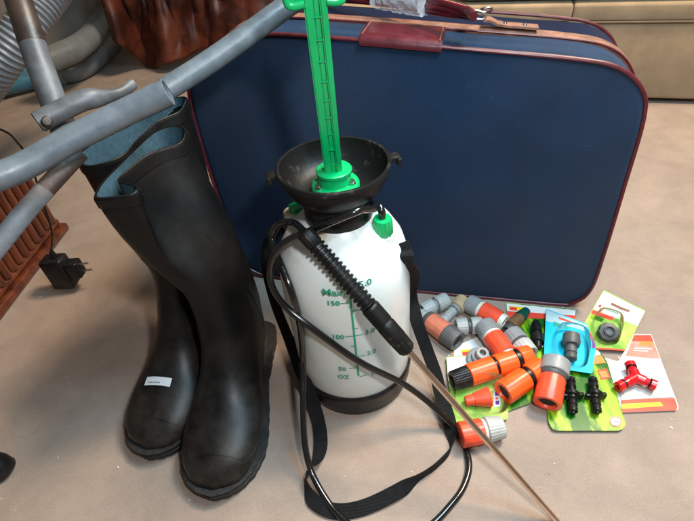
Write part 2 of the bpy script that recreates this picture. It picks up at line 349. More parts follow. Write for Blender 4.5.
def text_bm(s, size, place, font_bold=0.0):
    cu = bpy.data.curves.new('t', 'FONT'); cu.body = s; cu.size = size; cu.align_x = 'CENTER'; cu.align_y = 'CENTER'; cu.extrude = 0.0; cu.dimensions = '2D'; cu.fill_mode = 'FRONT'; cu.offset = font_bold*size
    cu.resolution_u = 2
    o = bpy.data.objects.new('t', cu); COL.objects.link(o); dg = bpy.context.evaluated_depsgraph_get()
    me = bpy.data.meshes.new_from_object(o.evaluated_get(dg)); bm = NB(); bm.from_mesh(me)
    bpy.data.objects.remove(o); bpy.data.meshes.remove(me)
    for v in bm.verts: v.co = place(v.co)
    return bm

# ------------------------------------------------------------------ floor
bm = NB()
for a in ((-7, -1.2), (7, -1.2), (7, 9), (-7, 9)): bm.verts.new((a[0], a[1], 0))
bm.faces.new(bm.verts[:]); fl = obj('floor', bm, M['floor'], smooth=False); fl['kind'] = 'structure'
bm = NB()
for i in range(420):
    x = random.uniform(-0.8, 1.1); y = random.uniform(0.2, 2.2); s = random.choice((0.0007, 0.0009, 0.0012, 0.0018)) * random.uniform(0.6, 1.2)
    q = Matrix.Rotation(random.uniform(0, 6), 3, 'Z')
    mt = Matrix.Translation((x, y, s*0.4)) @ q.to_4x4() @ Matrix.Diagonal((s*random.uniform(1, 2.2), s, s*0.7, 1))
    bmesh.ops.create_icosphere(bm, subdivisions=1, radius=1, matrix=mt)
g = obj('floor_grit', bm, M['grit']); g['kind'] = 'stuff'; g['label'] = 'pale crumbs of grit scattered over the concrete'; g['category'] = 'grit'

# ------------------------------------------------------------------ suitcase
A0 = at(245, 276); B0 = at(570, 307); su = (B0-A0).normalized(); away = V((-su.y, su.x, 0))
if away.y < 0: away = -away
ln = math.radians(1.5); sup = V((0, 0, 1))*math.cos(ln) + away*math.sin(ln); sback = su.cross(sup)
if sback.dot(away) < 0: sback = -sback
def sp(u, h, d=0.0): return A0 + su*u + sup*h + sback*d
OUT = [(0.0, 0.045), (0.028, 0.012), (0.09, 0.004), (0.34, 0.003), (0.58, 0.003), (0.620, 0.012), (0.640, 0.045), (0.643, 0.12), (0.642, 0.24), (0.640, 0.345),
       (0.628, 0.385), (0.595, 0.412), (0.54, 0.424), (0.40, 0.438), (0.25, 0.452), (0.13, 0.460), (0.06, 0.450), (0.010, 0.415), (-0.014, 0.365), (-0.014, 0.24), (-0.006, 0.12)]
oc = [(p.x, p.y) for p in catmull([V((a, b, 0)) for a, b in OUT], 6, True)]
CU, CH = 0.314, 0.23
def oring(bm, d, s=0.0, noise_amp=0.0, sag=0.0):
    """outline ring at depth d, grown by s metres"""
    R = []
    k = len(oc)
    for i, (a, b) in enumerate(oc):
        t = V((oc[(i+1) % k][0]-oc[i-1][0], oc[(i+1) % k][1]-oc[i-1][1], 0)).normalized(); n_ = V((t.y, -t.x, 0))
        w = noise.noise(V((a*7, b*7, d*20)))*noise_amp
        bb = b + n_.y*(s+w) - (sag*math.sin(max(0, min(1, a/0.64))*PI) if b > 0.38 else 0)
        R.append(bm.verts.new(sp(a+n_.x*(s+w), max(bb, 0.0015), d)))
    return R
def bridge(bm, A, B):
    n = len(A)
    for i in range(n): bm.faces.new((A[i], A[(i+1) % n], B[(i+1) % n], B[i]))
suit = thing('suitcase', 'dark blue cloth suitcase with maroon piping standing behind the garden sprayer', 'suitcase', sp(0.31, 0, 0.1))
def panel(bm, rim, d, bulge):
    """filled pillowed panel inside a rim"""
    prev = rim; cen = V((CU, CH, 0)); k = len(oc)
    for f in (0.97, 0.92, 0.84, 0.72, 0.58, 0.42, 0.25, 0.1):
        R = []
        for a, b in oc:
            x = cen.x+(a-cen.x)*f; y = cen.y+(b-cen.y)*f
            w = noise.noise(V((x*6, y*6, 3)))*0.0035 + noise.noise(V((x*17+y*6, y*9, 8)))*0.0012
            R.append(bm.verts.new(sp(x, y, d + bulge*(1-f**3) + w*(1-f))))
        bridge(bm, prev, R); prev = R
    bm.faces.new(prev)
# front shell
bm = NB(); r0 = oring(bm, 0.0, -0.003); panel(bm, r0, 0.0, -0.007)
r1 = oring(bm, 0.004, -0.001); bridge(bm, r0, r1)
for d, s, sg in ((0.02, 0.001, 0.001), (0.045, 0.000, 0.004), (0.068, -0.001, 0.002), (0.078, 0.0, 0)):
    r2 = oring(bm, d, s, 0.004, sg); bridge(bm, r1, r2); r1 = r2
bm.faces.new(r1)
obj('front_shell', bm, M['suit'], suit, ang=60)
bm = NB()
r0 = oring(bm, 0.080, 0.003); q0 = r0; 
for d, s in ((0.084, 0.0045), (0.100, 0.0045), (0.104, 0.003)):
    r1 = oring(bm, d, s, 0.001); bridge(bm, r0, r1); r0 = r1
bm.faces.new(q0); bm.faces.new(r0)
obj('zip_band', bm, M['tan'], suit, ang=60)
bm = NB(); r0 = oring(bm, 0.106, -0.002, 0.003); q0 = r0
for d, s in ((0.13, 0.0), (0.16, 0.0), (0.185, -0.001), (0.20, -0.003)):
    r1 = oring(bm, d, s, 0.004, 0.003); bridge(bm, r0, r1); r0 = r1
bm.faces.new(q0); panel(bm, r0, 0.20, 0.004)
obj('back_shell', bm, M['suit2'], suit, ang=60)
for d, r, s in ((0.0, 0.0028, 0.0), (0.0795, 0.0016, 0.002), (0.105, 0.0016, 0.002), (0.20, 0.0026, 0.0)):
    bm = NB(); pts = []
    k = len(oc)
    for i, (a, b) in enumerate(oc):
        t = V((oc[(i+1) % k][0]-oc[i-1][0], oc[(i+1) % k][1]-oc[i-1][1], 0)).normalized()
        pts.append(sp(a+t.y*s, max(b-t.x*s, 0.003), d))
    sweep(bm, pts, r, 8, closed=True, up0=tuple(sback)); obj('piping', bm, M['piping'], suit)
# zip teeth line
bm = NB(); pts = [sp(u, 0.468-0.062*u+0.0, 0.092) for u in (0.10, 0.2, 0.3, 0.4, 0.5)]
# scuff marks
# leather handle patch over the top edge
def topz(u): 
    best = min((abs(a-u), b) for a, b in oc if b > 0.35); return best[1]
def tz(u):
    c = sorted([(a, b) for a, b in oc if b > 0.405]); 
    for (a0, b0), (a1, b1) in zip(c, c[1:]):
        if a0 <= u <= a1: return b0+(b1-b0)*(u-a0)/(a1-a0+1e-9)
    return c[0][1] if u < c[0][0] else c[-1][1]
def u_of(px, py, d, h=0.44): 
    P = onplane(px, py, sp(0, h, 0), V((0, 0, 1))); return (P-A0).dot(su), (P-A0).dot(sback)
bm = NB(); rows = []
for j in range(13):
    u = 0.265 + (0.375-0.265)*j/12; rr = []
    for d, dh in ((-0.0045, -0.006), (-0.005, 0.001), (0.0, 0.0065), (0.012, 0.0075), (0.03, 0.0072), (0.05, 0.0075), (0.066, 0.0075), (0.0665, 0.003), (0.03, 0.002), (0.0, 0.0005)):
        rr.append(bm.verts.new(sp(u, tz(u)+dh, d)))
    rows.append(rr)
for a, b in zip(rows, rows[1:]):
    for i in range(10): bm.faces.new((a[i], a[(i+1) % 10], b[(i+1) % 10], b[i]))
bm.faces.new(rows[0]); bm.faces.new(rows[-1][::-1])
pt = obj('handle_patch', bm, M['maroon'], suit, ang=50)
bm = NB()
for u in (0.2685, 0.3715): sweep(bm, [sp(u, tz(u)+0.0078, d) for d in (0.0, 0.02, 0.045, 0.064)], 0.0007, 6)
sweep(bm, [sp(u, tz(u)+0.0078, 0.064) for u in (0.2685, 0.30, 0.34, 0.3715)], 0.0012, 6)
obj('stitching', bm, M['tan'], pt)
# handle: three padded maroon straps bundled, lying back over the zip
def hp(px, py, z): return at(px, py, z)
base = [(300, -14), (352, -5), (400, 1), (440, 8), (466, 13), (474, 17)]
for k, (dy, dz, r) in enumerate(((0, 0.0, 0.0050), (-6, 0.006, 0.0050), (5, -0.006, 0.0045))):
    bm = NB(); pts = [hp(x, y+dy*(0.9 if i < 4 else (0.55 if i == 4 else 0.1)), 0.475+dz) for i, (x, y) in enumerate(base)]
    sweep(bm, catmull(pts, 8), r, 14); hd = obj('handle_strap', bm, M['maroon'], suit)
    bm = NB(); sweep(bm, [p+V((0, -0.0012, r*0.93)) for p in catmull(pts[:5], 8)], 0.0006, 5); obj('stitching', bm, M['cardpk'], hd)
bm = NB(); pts = catmull([hp(x, y, 0.477) for x, y in ((376, -3), (398, 1), (424, 5))], 10)
rg = sweep(bm, pts, 0.0145, 26)
for v in bm.verts: v.co += V((noise.noise(v.co*260), noise.noise(v.co*260+V((9, 9, 9))), noise.noise(v.co*260+V((3, 1, 9)))))*0.0028
obj('plastic_wrap', bm, M['film'], suit, ang=25)
def ring(bm, c, r, t, nrm, sx=1.0):
    x, y, a = frame(nrm); sweep(bm, [V(c)+x*(r*sx*math.cos(2*PI*i/24))+y*(r*math.sin(2*PI*i/24)) for i in range(24)], t, 8, closed=True, up0=tuple(a))
bm = NB(); ring(bm, hp(478, 15, 0.47), 0.010, 0.0016, (0.2, -0.3, 0.9)); ring(bm, hp(486, 10, 0.468), 0.008, 0.0014, (0.1, 0.5, 0.8)); obj('buckle_ring', bm, M['steel'], suit)
bm = NB(); u0 = 0.452
pp = []
for i in range(9):
    u = 0.425+0.075*i/8; pp.append(sp(u, tz(u)+0.010+0.006*math.exp(-((u-0.43)/0.012)**2), 0.092))
ribbon(bm, pp, 0.020, 0.003, [sback]*9); tb = obj('leather_tab', bm, M['tan'], suit)
bm = NB()
for u in (0.455, 0.482): lathe(bm, [(0.0, 0.0025), (0.0025, 0.002), (0.003, 0.0)], sp(u, tz(u)+0.0118, 0.092), sup, 14)
obj('rivet', bm, M['steel'], tb)

# ------------------------------------------------------------------ rubber boots
def boot(name, label, heel, d, rimpx, rimz, lean, group):
    root = thing(name, label, 'boot', heel, group)
    d = V((*d, 0)).normalized(); s = V((-d.y, d.x, 0)); H = V(heel)
    def W(x, y, z): return H + d*x + s*y + V((0, 0, z))
    L = 0.296
    # rings fan from the toe round the ankle to the shaft: bottom point, top point, half width, squareness
    R = [((.2935, .024), (.2930, .029), .004), ((.2915, .014), (.285, .041), .021), ((.286, .011), (.276, .050), .034), ((.273, .010), (.262, .059), .044), ((.252, .010), (.243, .065), .0515),
         ((.222, .010), (.222, .070), .0550), ((.192, .010), (.203, .077), .0545), ((.160, .010), (.187, .088), .0500), ((.128, .010), (.172, .103), .0455), ((.095, .010), (.160, .122), .0420), ((.060, .010), (.150, .144), .0405),
         ((.028, .010), (.142, .164), .041), ((.004, .016), (.136, .182), .041), ((-.004, .046), (.133, .197), .040), ((-.006, .085), (.131, .211), .041), ((-.003, .120), (.131, .224), .043), ((.000, .155), (.133, .238), .048),
         ((-.001, .190), (.134, .253), .053), ((-.004, .225), (.136, .270), .057), ((-.007, .258), (.138, .287), .060), ((-.010, .288), (.139, .304), .061), ((-.012, .315), (.140, .322), .061), ((-.012, .340), (.141, .342), .061), ((-.012, .362), (.141, .362), .060), ((-.012, rimz), (.141, rimz), .060)]
    N = 64
    # rim outline as seen, walked counter-clockwise from the front
    rp = catmull([at(x, y, rimz) for x, y in rimpx], 10, True)
    per = [0.0]
    for i in range(len(rp)): per.append(per[-1]+(rp[(i+1) % len(rp)]-rp[i]).length)
    def rimat(f):
        t = (f % 1.0)*per[-1]
        for i in range(len(rp)):
            if per[i+1] >= t: return rp[i].lerp(rp[(i+1) % len(rp)], (t-per[i])/(per[i+1]-per[i]+1e-9))
        return rp[0]
    area2 = sum(rp[i].x*rp[(i+1) % len(rp)].y-rp[(i+1) % len(rp)].x*rp[i].y for i in range(len(rp)))
    sgn = 1 if area2 > 0 else -1
    rings = []
    for (bx, bz), (tx, tz_), w in R:
        ring_ = []
        zc = (bz+tz_)/2
        f = max(0, min(1, (zc-0.175)/(rimz-0.175))); f = 0.5*f+0.5*f*f*(3-2*f)
        for j in range(N):
            a = 2*PI*j/N; c_, s_ = math.cos(a), math.sin(a)      # a=0 : top/front point, a=pi: bottom/back point
            sq = 0.78 if (bx > 0.03 and c_ < 0) else 1.0
            cc = math.copysign(abs(c_)**sq, c_); ss = math.copysign(abs(s_)**(sq if c_ < 0 else 1.0), s_)
            k = (1+cc)/2
            x = bx+(tx-bx)*k; z = bz+(tz_-bz)*k
            ww = w*(1.0 if (c_ < 0 or bx < 0.03) else 1-0.10*c_*c_)
            wr = 0
            if 0.12 < zc < 0.33: wr = 0.0022*noise.noise(V((x*22, s_*2.2, z*26+heel[0]*40)))
            p = W(x, ss*(ww+wr), z) + V((lean[0], lean[1], 0))*max(0, min(1, (z-0.10)/0.28))
            if f > 0: 
                q = rimat((j/N)*sgn + ROFF[name_key]); q = V((q.x, q.y, z)); p = p.lerp(q, f)
            ring_.append(p)
        rings.append(ring_)
    bm = NB(); VR = [[bm.verts.new(p) for p in r] for r in rings]
    for A, B in zip(VR, VR[1:]): bridge(bm, A, B)
    bm.faces.new(VR[0])
    # rim thickness and inner wall
    def inset(r, t, dz):
        o = []
        n = len(r)
        for i in range(n):
            tg = (r[(i+2) % n]-r[i-2]); tg.z = 0
            if tg.length < 1e-7: tg = V((1, 0, 0))
            tg.normalize(); nn = V((-tg.y, tg.x, 0))*OR
            o.append(r[i]+nn*t+V((0, 0, dz)))
        return o
    top = rings[-1]; ar = sum(top[i].x*top[(i+1) % N].y-top[(i+1) % N].x*top[i].y for i in range(N)); OR = 1 if ar > 0 else -1
    e1 = [bm.verts.new(p) for p in inset(top, 0.0007, 0.0012)]; e2 = [bm.verts.new(p) for p in inset(top, 0.0020, 0.0012)]; e3 = [bm.verts.new(p) for p in inset(top, 0.0026, -0.003)]
    bridge(bm, VR[-1], e1); bridge(bm, e1, e2); bridge(bm, e2, e3)
    up = obj('upper', bm, M['rubber'], root, ang=80)
    bm = NB(); pr = None
    for zz, ri in ((0.0005, -1), (-0.02, -1), (0, -3), (0, -5), (0, -8), (0, -11), (0, -13)):
        r = [bm.verts.new(p) for p in inset(rings[ri], 0.0032, zz)]
        if pr: bridge(bm, pr, r)
        pr = r
    bm.faces.new(pr); obj('lining', bm, M['lining'], root, ang=80)
    # moulded overlay edge along the side and across the toe
    for path in ([(19, 11), (16, 13), (14, 16), (12, 18), (10, 18), (8, 17), (6, 16.5), (5, 16), (4, 15), (3, 13)], [(3.2, 16), (3.0, 10), (2.9, 4), (2.9, -4), (3.0, -10), (3.2, -16)], [(19, -11), (16, -13), (14, -16), (12, -18), (10, -18), (8, -17), (6, -16.5)]):
        bm = NB(); pp_ = []
        for ri, jj in catmull([V((a, b, 0)) for a, b in path], 8) and [(q.x, q.y) for q in catmull([V((a, b, 0)) for a, b in path], 8)]:
            i0 = int(ri); fr = ri-i0; j0 = math.floor(jj); fj = jj-j0
            pp_.append(rings[i0][j0 % N].lerp(rings[i0][(j0+1) % N], fj).lerp(rings[min(i0+1, 24)][j0 % N].lerp(rings[min(i0+1, 24)][(j0+1) % N], fj), fr))
        sweep(bm, pp_, 0.0007, 8); obj('moulded_ridge', bm, M['rubber'], root, ang=80)
    # trim band just under the rim
    bm = NB()
    def band(zs, outs):
        prs = None; first = None
        for zdown, o_ in zip(zs, outs):
            f = zdown/(rimz-0.362); base_ = [top[i].lerp(rings[-2][i], min(1, f)) for i in range(N)]
            r = [bm.verts.new(p) for p in inset(base_, -o_, 0)]
            if prs: bridge(bm, prs, r)
            else: first = r
            prs = r
        bridge(bm, prs, first)
    band((0.002, 0.002, 0.014, 0.015, 0.014), (0.0003, 0.0016, 0.0016, 0.0002, -0.0004)); obj('top_band', bm, M['rubber'], root, ang=50)
    # sole: outline along the foot
    def hw(t):
        pts_ = [(0, .0), (.012, .024), (.04, .037), (.10, .0425), (.25, .0420), (.40, .0435), (.55, .0510), (.70, .0570), (.80, .0565), (.89, .0475), (.95, .034), (.985, .018), (1, 0)]
        for (a, b), (c_, e) in zip(pts_, pts_[1:]):
            if a <= t <= c_: u = (t-a)/(c_-a); return b+(e-b)*u
        return 0
    K = 46; T_ = [(1-math.cos(PI*i/K))/2 for i in range(K+1)]
    left = [(t*(L+0.012)-0.008, hw(t)) for t in T_]; outl = left + [(x, -y) for x, y in left[-2:0:-1]]
    outl = [(a.x, a.y) for a in catmull([V((x, y, 0)) for x, y in outl], 2, True)]
    def solering(bm, z, g, lug=0):
        r = []
        n = len(outl)
        for i, (x, y) in enumerate(outl):
            tx, ty = outl[(i+1) % n][0]-outl[i-1][0], outl[(i+1) % n][1]-outl[i-1][1]; l = math.hypot(tx, ty)+1e-9
            gg = g + (-0.0006 if lug and (i//2) % 2 == 0 else 0)
            zz = z
            if lug and 0.095 < x < 0.150: zz = max(z, 0.007)
            if x > 0.20 : zz = zz + (x-0.20)**2*0.45
            r.append(bm.verts.new(W(x - (-ty/l)*-gg*-1, y + (-tx/l)*gg*1, zz)))
        return r
    bm = NB(); prof = [(0.0015, 0.0, 1), (0.009, 0.0, 1), (0.0095, 0.001, 0), (0.017, 0.0015, 0), (0.0195, 0.0004, 0), (0.020, -0.003, 0)]
    prs = first = None
    for z, g, lg in prof:
        r = solering(bm, z, g, lg)
        if prs: bridge(bm, prs, r)
        else: first = r
        prs = r
    bm.faces.new(first); bm.faces.new(prs); obj('sole', bm, M['sole'], root, ang=35)
    return root, rings, W
ROFF = {'f': 0.0, 'b': 0.0}
name_key = 'f'
front_rim = [(120, 181), (137, 186), (138, 192), (128, 196), (96, 199), (97, 190), (104, 180), (118, 166), (132, 152), (155, 132), (178, 126), (187, 132), (182, 143), (160, 150), (146, 157), (126, 173)]
back_rim = [(115, 160), (100, 165), (86, 167), (77, 161), (79, 154), (88, 147), (106, 134), (126, 121), (150, 109), (172, 99), (186, 97), (187, 103), (180, 112), (160, 121), (140, 138), (128, 152)]
ROFF['f'] = 0.02; ROFF['b'] = 0.0
name_key = 'f'
b1, rings1, W1 = boot('rubber_boot', 'black rubber boot standing in front, heel towards the sprayer, no sticker on its toe', (-0.176, 0.612, 0), (-0.105, -0.994), front_rim, 0.385, (-0.02, 0.0), 'pair of black rubber boots')
name_key = 'b'
b2, rings2, W2 = boot('rubber_boot', 'black rubber boot behind the other one with a white sticker on its instep', (-0.240, 0.674, 0), (-0.235, -0.972), back_rim, 0.385, (0.02, -0.01), 'pair of black rubber boots')
# sticker on the back boot's foot
def stick(W, rings):
    # lies on the upper at ring ~6-7
    bm = NB(); rows = []
    a0, a1 = 0.30, -0.55
    for i in range(9):
        rr = []
        for k in range(5):
            f = 5.15+0.62*k/4+0.0*i; i0 = int(f); fr = f-i0
            j = (a0+(a1-a0)*i/8)/(2*PI)*64; j0 = math.floor(j); fj = j-j0
            def P(ri): return rings[ri][j0 % 64].lerp(rings[ri][(j0+1) % 64], fj)
            rr.append(P(i0).lerp(P(i0+1), fr))
        rows.append(rr)
    vs = []
    for i in range(9):
        vr = []
        for k in range(5):
            du = rows[min(i+1, 8)][k]-rows[max(i-1, 0)][k]; dv = rows[i][min(k+1, 4)]-rows[i][max(k-1, 0)]
            n_ = du.cross(dv).normalized(); n_ = n_ if n_.z > 0 else -n_
            vr.append((rows[i][k], n_))
        vs.append(vr)
    T = [[bm.verts.new(p+n_*0.0011) for p, n_ in r] for r in vs]; B = [[bm.verts.new(p+n_*0.0004) for p, n_ in r] for r in vs]
    for i in range(8):
        for k in range(4):
            bm.faces.new((T[i][k], T[i+1][k], T[i+1][k+1], T[i][k+1])); bm.faces.new((B[i][k], B[i][k+1], B[i+1][k+1], B[i+1][k]))
    st = obj('sticker', bm, M['label'], b2)
    bm = NB()
    for i, k0, k1 in ((3, 1, 2), (4, 1, 2), (5, 1, 2), (6, 1, 2)):
        for q in range(2):
            p, n_ = vs[i][k0]; p2, _ = vs[i+1][k0]; a = p.lerp(p2, 0.1+0.45*q); b_ = p.lerp(p2, 0.4+0.45*q); up_ = (vs[i][k1][0]-p)*0.55
            slab(bm, [a+n_*0.0012, b_+n_*0.0012, b_+up_+n_*0.0012, a+up_+n_*0.0012], 0.0001, n_)
    obj('print', bm, M['ink'], st)
stick(W2, rings2)

# ------------------------------------------------------------------ garden sprayer
BC = V((-0.004, 0.504, 0)); DZ = 0.016
spr = thing('garden_sprayer', 'white pump sprayer with green plunger and black funnel standing on the floor', 'sprayer', BC)
bm = NB()
lathe(bm, [(0.0, 0.040), (0.083, 0.040), (0.0845, 0.046), (0.0855, 0.08), (0.086, 0.14), (0.0865, 0.19), (0.0862, 0.225), (0.084, 0.250), (0.078, 0.272), (0.067, 0.291), (0.054, 0.303), (0.043, 0.309), (0.040, 0.314), (0.0, 0.314)], BC, n=80)
obj('bottle', bm, M['bottle'], spr, ang=50)
bm = NB(); lathe(bm, [(0.0, 0.0), (0.078, 0.0), (0.082, 0.003), (0.0835, 0.012), (0.0855, 0.018), (0.086, 0.034), (0.0875, 0.037), (0.0880, 0.046), (0.0865, 0.049), (0.084, 0.049), (0.0, 0.045)], BC, n=80)
obj('base_ring', bm, M['blackpl'], spr)
bm = NB(); lathe(bm, [(0.0, 0.290), (0.040, 0.290), (0.0415, 0.294), (0.0415, 0.318), (0.039, 0.321), (0.038, 0.324), (0.0, 0.324)], BC+V((0, 0, DZ)), n=72)
nc = obj('neck_nut', bm, M['blackpl'], spr)
FC = BC + V((0.000, 0.0, DZ))
FZ = 0.364
bm = NB(); lathe(bm, [(0.0, 0.322), (0.038, 0.322), (0.045, 0.327), (0.056, 0.338), (0.0615, 0.350), (0.0630, FZ-0.006), (0.0655, FZ-0.005), (0.0660, FZ), (0.0648, FZ+0.0015), (0.0618, FZ+0.001), (0.0600, FZ-0.008), (0.055, 0.344), (0.045, 0.334), (0.034, 0.330), (0.0, 0.330)], FC, n=88)
fn = obj('funnel', bm, M['matteblk'], spr, ang=50)
for sg in (-1, 1):
    bm = NB(); c = FC+V((sg*0.0685, -0.006 if sg < 0 else 0.006, FZ-0.004)); box(bm, c, (0.014, 0.014, 0.007), Matrix.Rotation(0.15, 3, 'Z'), 0.002)
    box(bm, c+V((sg*0.006, 0, -0.003)), (0.006, 0.018, 0.010), Matrix.Rotation(0.15, 3, 'Z'), 0.002); obj('lug', bm, M['matteblk'], fn)
# green collar with nuts
top_tilt = V((0.001, -0.040, 0.205)).normalized()
bm = NB(); lathe(bm, [(0.0, 0.329), (0.0275, 0.329), (0.0285, 0.331), (0.0285, 0.338), (0.0265, 0.3405), (0.0195, 0.341), (0.0190, 0.352), (0.0205, 0.3525), (0.0210, 0.3565), (0.0195, 0.358), (0.0, 0.358)], BC+V((0, 0, DZ)), n=48)
cl = obj('pump_collar', bm, M['green'], spr)
for a in (-0.6, 0.2+PI/2*0, PI+0.6-0.0):
    pass
for ax, ay in ((-0.0195, -0.012), (0.0195, -0.010)):
    bm = NB(); lathe(bm, [(0.0, 0), (0.0042, 0), (0.0042, 0.003), (0.0022, 0.0032), (0.0022, 0.0065), (0.0, 0.0068)], BC+V((ax, ay, 0.3405+DZ)), (0, 0, 1), 6); obj('nut', bm, M['steel'], cl)
# ladder rod
def rodp(t, a=0, b=0): # t along rod, a sideways, b towards viewer
    return BC+V((0, 0, 0.355+DZ))+top_tilt*t+V((a, 0, 0))+V((0, -b, 0))
RL = 0.203
bm = NB()
def bar(bm, t0, t1, a0, a1, b0, b1):
    q = [rodp(t, a, b) for t in (t0, t1) for a, b in ((a0, b0), (a1, b0), (a1, b1), (a0, b1))]
    v = [bm.verts.new(p) for p in q]
    for f in ((0, 1, 2, 3), (7, 6, 5, 4), (0, 4, 5, 1), (1, 5, 6, 2), (2, 6, 7, 3), (3, 7, 4, 0)): bm.faces.new([v[i] for i in f])
bar(bm, 0, RL, -0.0105, -0.0030, -0.006, 0.0085)
bar(bm, 0, RL, 0.0030, 0.0095, -0.006, 0.0085)
bar(bm, 0.001, RL-0.001, -0.0032, 0.0032, -0.002, 0.0060)
for i in range(10): bar(bm, 0.012+i*0.0205, 0.0135+i*0.0205, -0.0032, 0.0032, 0.0008, 0.0076)
bmesh.ops.bevel(bm, geom=[e for e in bm.edges if e.calc_length() > 0.1], offset=0.0014, segments=2, affect='EDGES')
obj('plunger_rod', bm, M['green'], spr, ang=50)
# T handle with down-turned ends
bm = NB()
hpz = rodp(RL+0.006)
sweep(bm, catmull([hpz+V((-0.048, 0.0, -0.004)), hpz+V((-0.040, 0, 0.004)), hpz+V((0, 0, 0.006)), hpz+V((0.040, 0, 0.004)), hpz+V((0.048, 0, -0.004))], 8), 0.0105, 16)
for sg in (-1, 1):
    x0 = -0.0225 if sg < 0 else 0.0215
    sweep(bm, catmull([hpz+V((x0, -0.002, 0.002)), hpz+V((x0*1.05, -0.002, -0.016)), hpz+V((x0*0.90, -0.002, -0.0205)), hpz+V((sg*0.0095, -0.002, -0.0195))], 8), 0.0042, 10)
obj('pump_handle', bm, M['green'], spr)
# shoulder fittings
def clear_(px, py, z, r):
    pr = [(0.0, 0.088), (0.225, 0.0865), (0.250, 0.084), (0.272, 0.078), (0.291, 0.067), (0.303, 0.054), (0.314, 0.040), (0.5, 0.0)]
    def ra(zz):
        for (a, b), (c, e) in zip(pr, pr[1:]):
            if a <= zz <= c: return b+(e-b)*(zz-a)/(c-a)
        return 0
    p = at(px, py, z); d_ = (V((0, 0, CAM_H))-p).normalized(); k = 0
    while V((p.x-BC.x, p.y-BC.y)).length < ra(p.z)-0.004 and k < 400: p = p+d_*0.001; k += 1
    return p
capP = BC+V((0.050, -0.022, 0.262))
P1 = clear_(383, 234, 0.275, 0.006); 
bm = NB(); lathe(bm, [(0.0, 0), (0.0125, 0), (0.0130, 0.001), (0.0118, 0.017), (0.0105, 0.021), (0.0, 0.021)], P1+V((0, 0.004, 0)), (0.03, -0.05, 1), 48, lobes=12, depth=0.07)
gn = obj('hose_nut', bm, M['green'], spr)
bm = NB(); lathe(bm, [(0.0, 0), (0.0145, 0), (0.0140, 0.010), (0.0, 0.012)], P1+V((0, 0.004, -0.012)), n=32); obj('outlet_boss', bm, M['bottle'], spr)
P2 = at(292, 212, 0.300)
bm = NB(); lathe(bm, [(0, -0.01), (0.013, -0.01), (0.012, 0.002), (0, 0.003)], P2+V((0, 0.008, -0.006)), n=28); obj('filler_boss', bm, M['bottle'], spr)
bm = NB(); lathe(bm, [(0, 0), (0.0085, 0), (0.0085, 0.007), (0, 0.008)], P2+V((0.004, 0.008, -0.003)), n=28); obj('valve_cap', bm, M['green'], spr)
# strap lugs on the shoulder
LugL = at(284, 228, 0.25); LugR = at(406, 250, 0.235)
for P in (BC+V((-0.083, -0.004, 0.248)), BC+V((0.083, -0.012, 0.244))):
    bm = NB(); box(bm, P, (0.012, 0.024, 0.020), None, 0.003); obj('strap_lug', bm, M['blackpl'], spr)
# gauge print wrapped round the bottle
def wrap(px, py):
    """hit of a seen point on the bottle wall"""
    r = ray(px, py); o = V((0, 0, CAM_H)); d2 = V((r.x, r.y)); oc_ = V((o.x-BC.x, o.y-BC.y)); Rr = 0.0868
    a = d2.dot(d2); b = 2*d2.dot(oc_); c = oc_.dot(oc_)-Rr*Rr; t = (-b-math.sqrt(max(0, b*b-4*a*c)))/(2*a)
    p = o+r*t; return math.atan2(p.x-BC.x, -(p.y-BC.y)), p.z
def onb(th, z, rr=0.0870): return V((BC.x+math.sin(th)*rr, BC.y-math.cos(th)*rr, z))
gx, gz0 = wrap(352, 297); gx1, gz1 = wrap(357, 376)
gth = (gx+gx1)/2
bmG = NB()
def gline(th0, th1, z0, z1, w):
    n_ = 8
    if abs(z1-z0) > abs(th1-th0)*0.08: pl = [(th0+(th1-th0)*i/n_, z0+(z1-z0)*i/n_) for i in range(n_+1)]; A = [(a-w/2/0.087, z) for a, z in pl]; B = [(a+w/2/0.087, z) for a, z in pl]
    else: pl = [(th0+(th1-th0)*i/n_, z0) for i in range(n_+1)]; A = [(a, z-w/2) for a, z in pl]; B = [(a, z+w/2) for a, z in pl]
    va = [bmG.verts.new(onb(*p)) for p in A]; vb = [bmG.verts.new(onb(*p)) for p in B]
    for i in range(n_): bmG.faces.new((va[i], va[i+1], vb[i+1], vb[i]))
gline(gth, gth, gz1, gz0, 0.0024)
def zy(py): return wrap(354, py)[1]
for py, l, r_ in ((302, 1, 0), (311, 0, 1), (336, 1, 1), (357, 0, 1), (368, 1, 0), (377, 0, 1), (329, 0, 0.5), (346, 0.5, 0)):
    z = zy(py)
    if l: gline(gth-0.135*l, gth-0.012, z, z, 0.0014)
    if r_: gline(gth+0.012, gth+0.135*r_, z, z, 0.0014)
def btext(s, th, z, size, bold=0.03):
    bold = 0.022; size *= 1.16
    global bmG
    t = text_bm(s, size, lambda c: onb(th+c.x/0.087, z+c.y, 0.0872), bold); me = bpy.data.meshes.new('x'); t.to_mesh(me); t.free(); bmG.from_mesh(me); bpy.data.meshes.remove(me)
btext('Max.', gth-0.21, zy(291), 0.0125, 0.03); btext('5.0', gth+0.22, zy(286), 0.0115, 0.03)
for s, py in (('150', 302), ('100', 336.5), ('50', 369), ('OZ', 377)): btext(s, gth-0.24, zy(py), 0.0095, 0.02)
for s, py in (('4.0', 312), ('3.0', 335), ('2.0', 356), ('L', 377)): btext(s, gth+0.235, zy(py), 0.0095, 0.02)
obj('gauge_print', bmG, M['greenp'], spr, smooth=False)

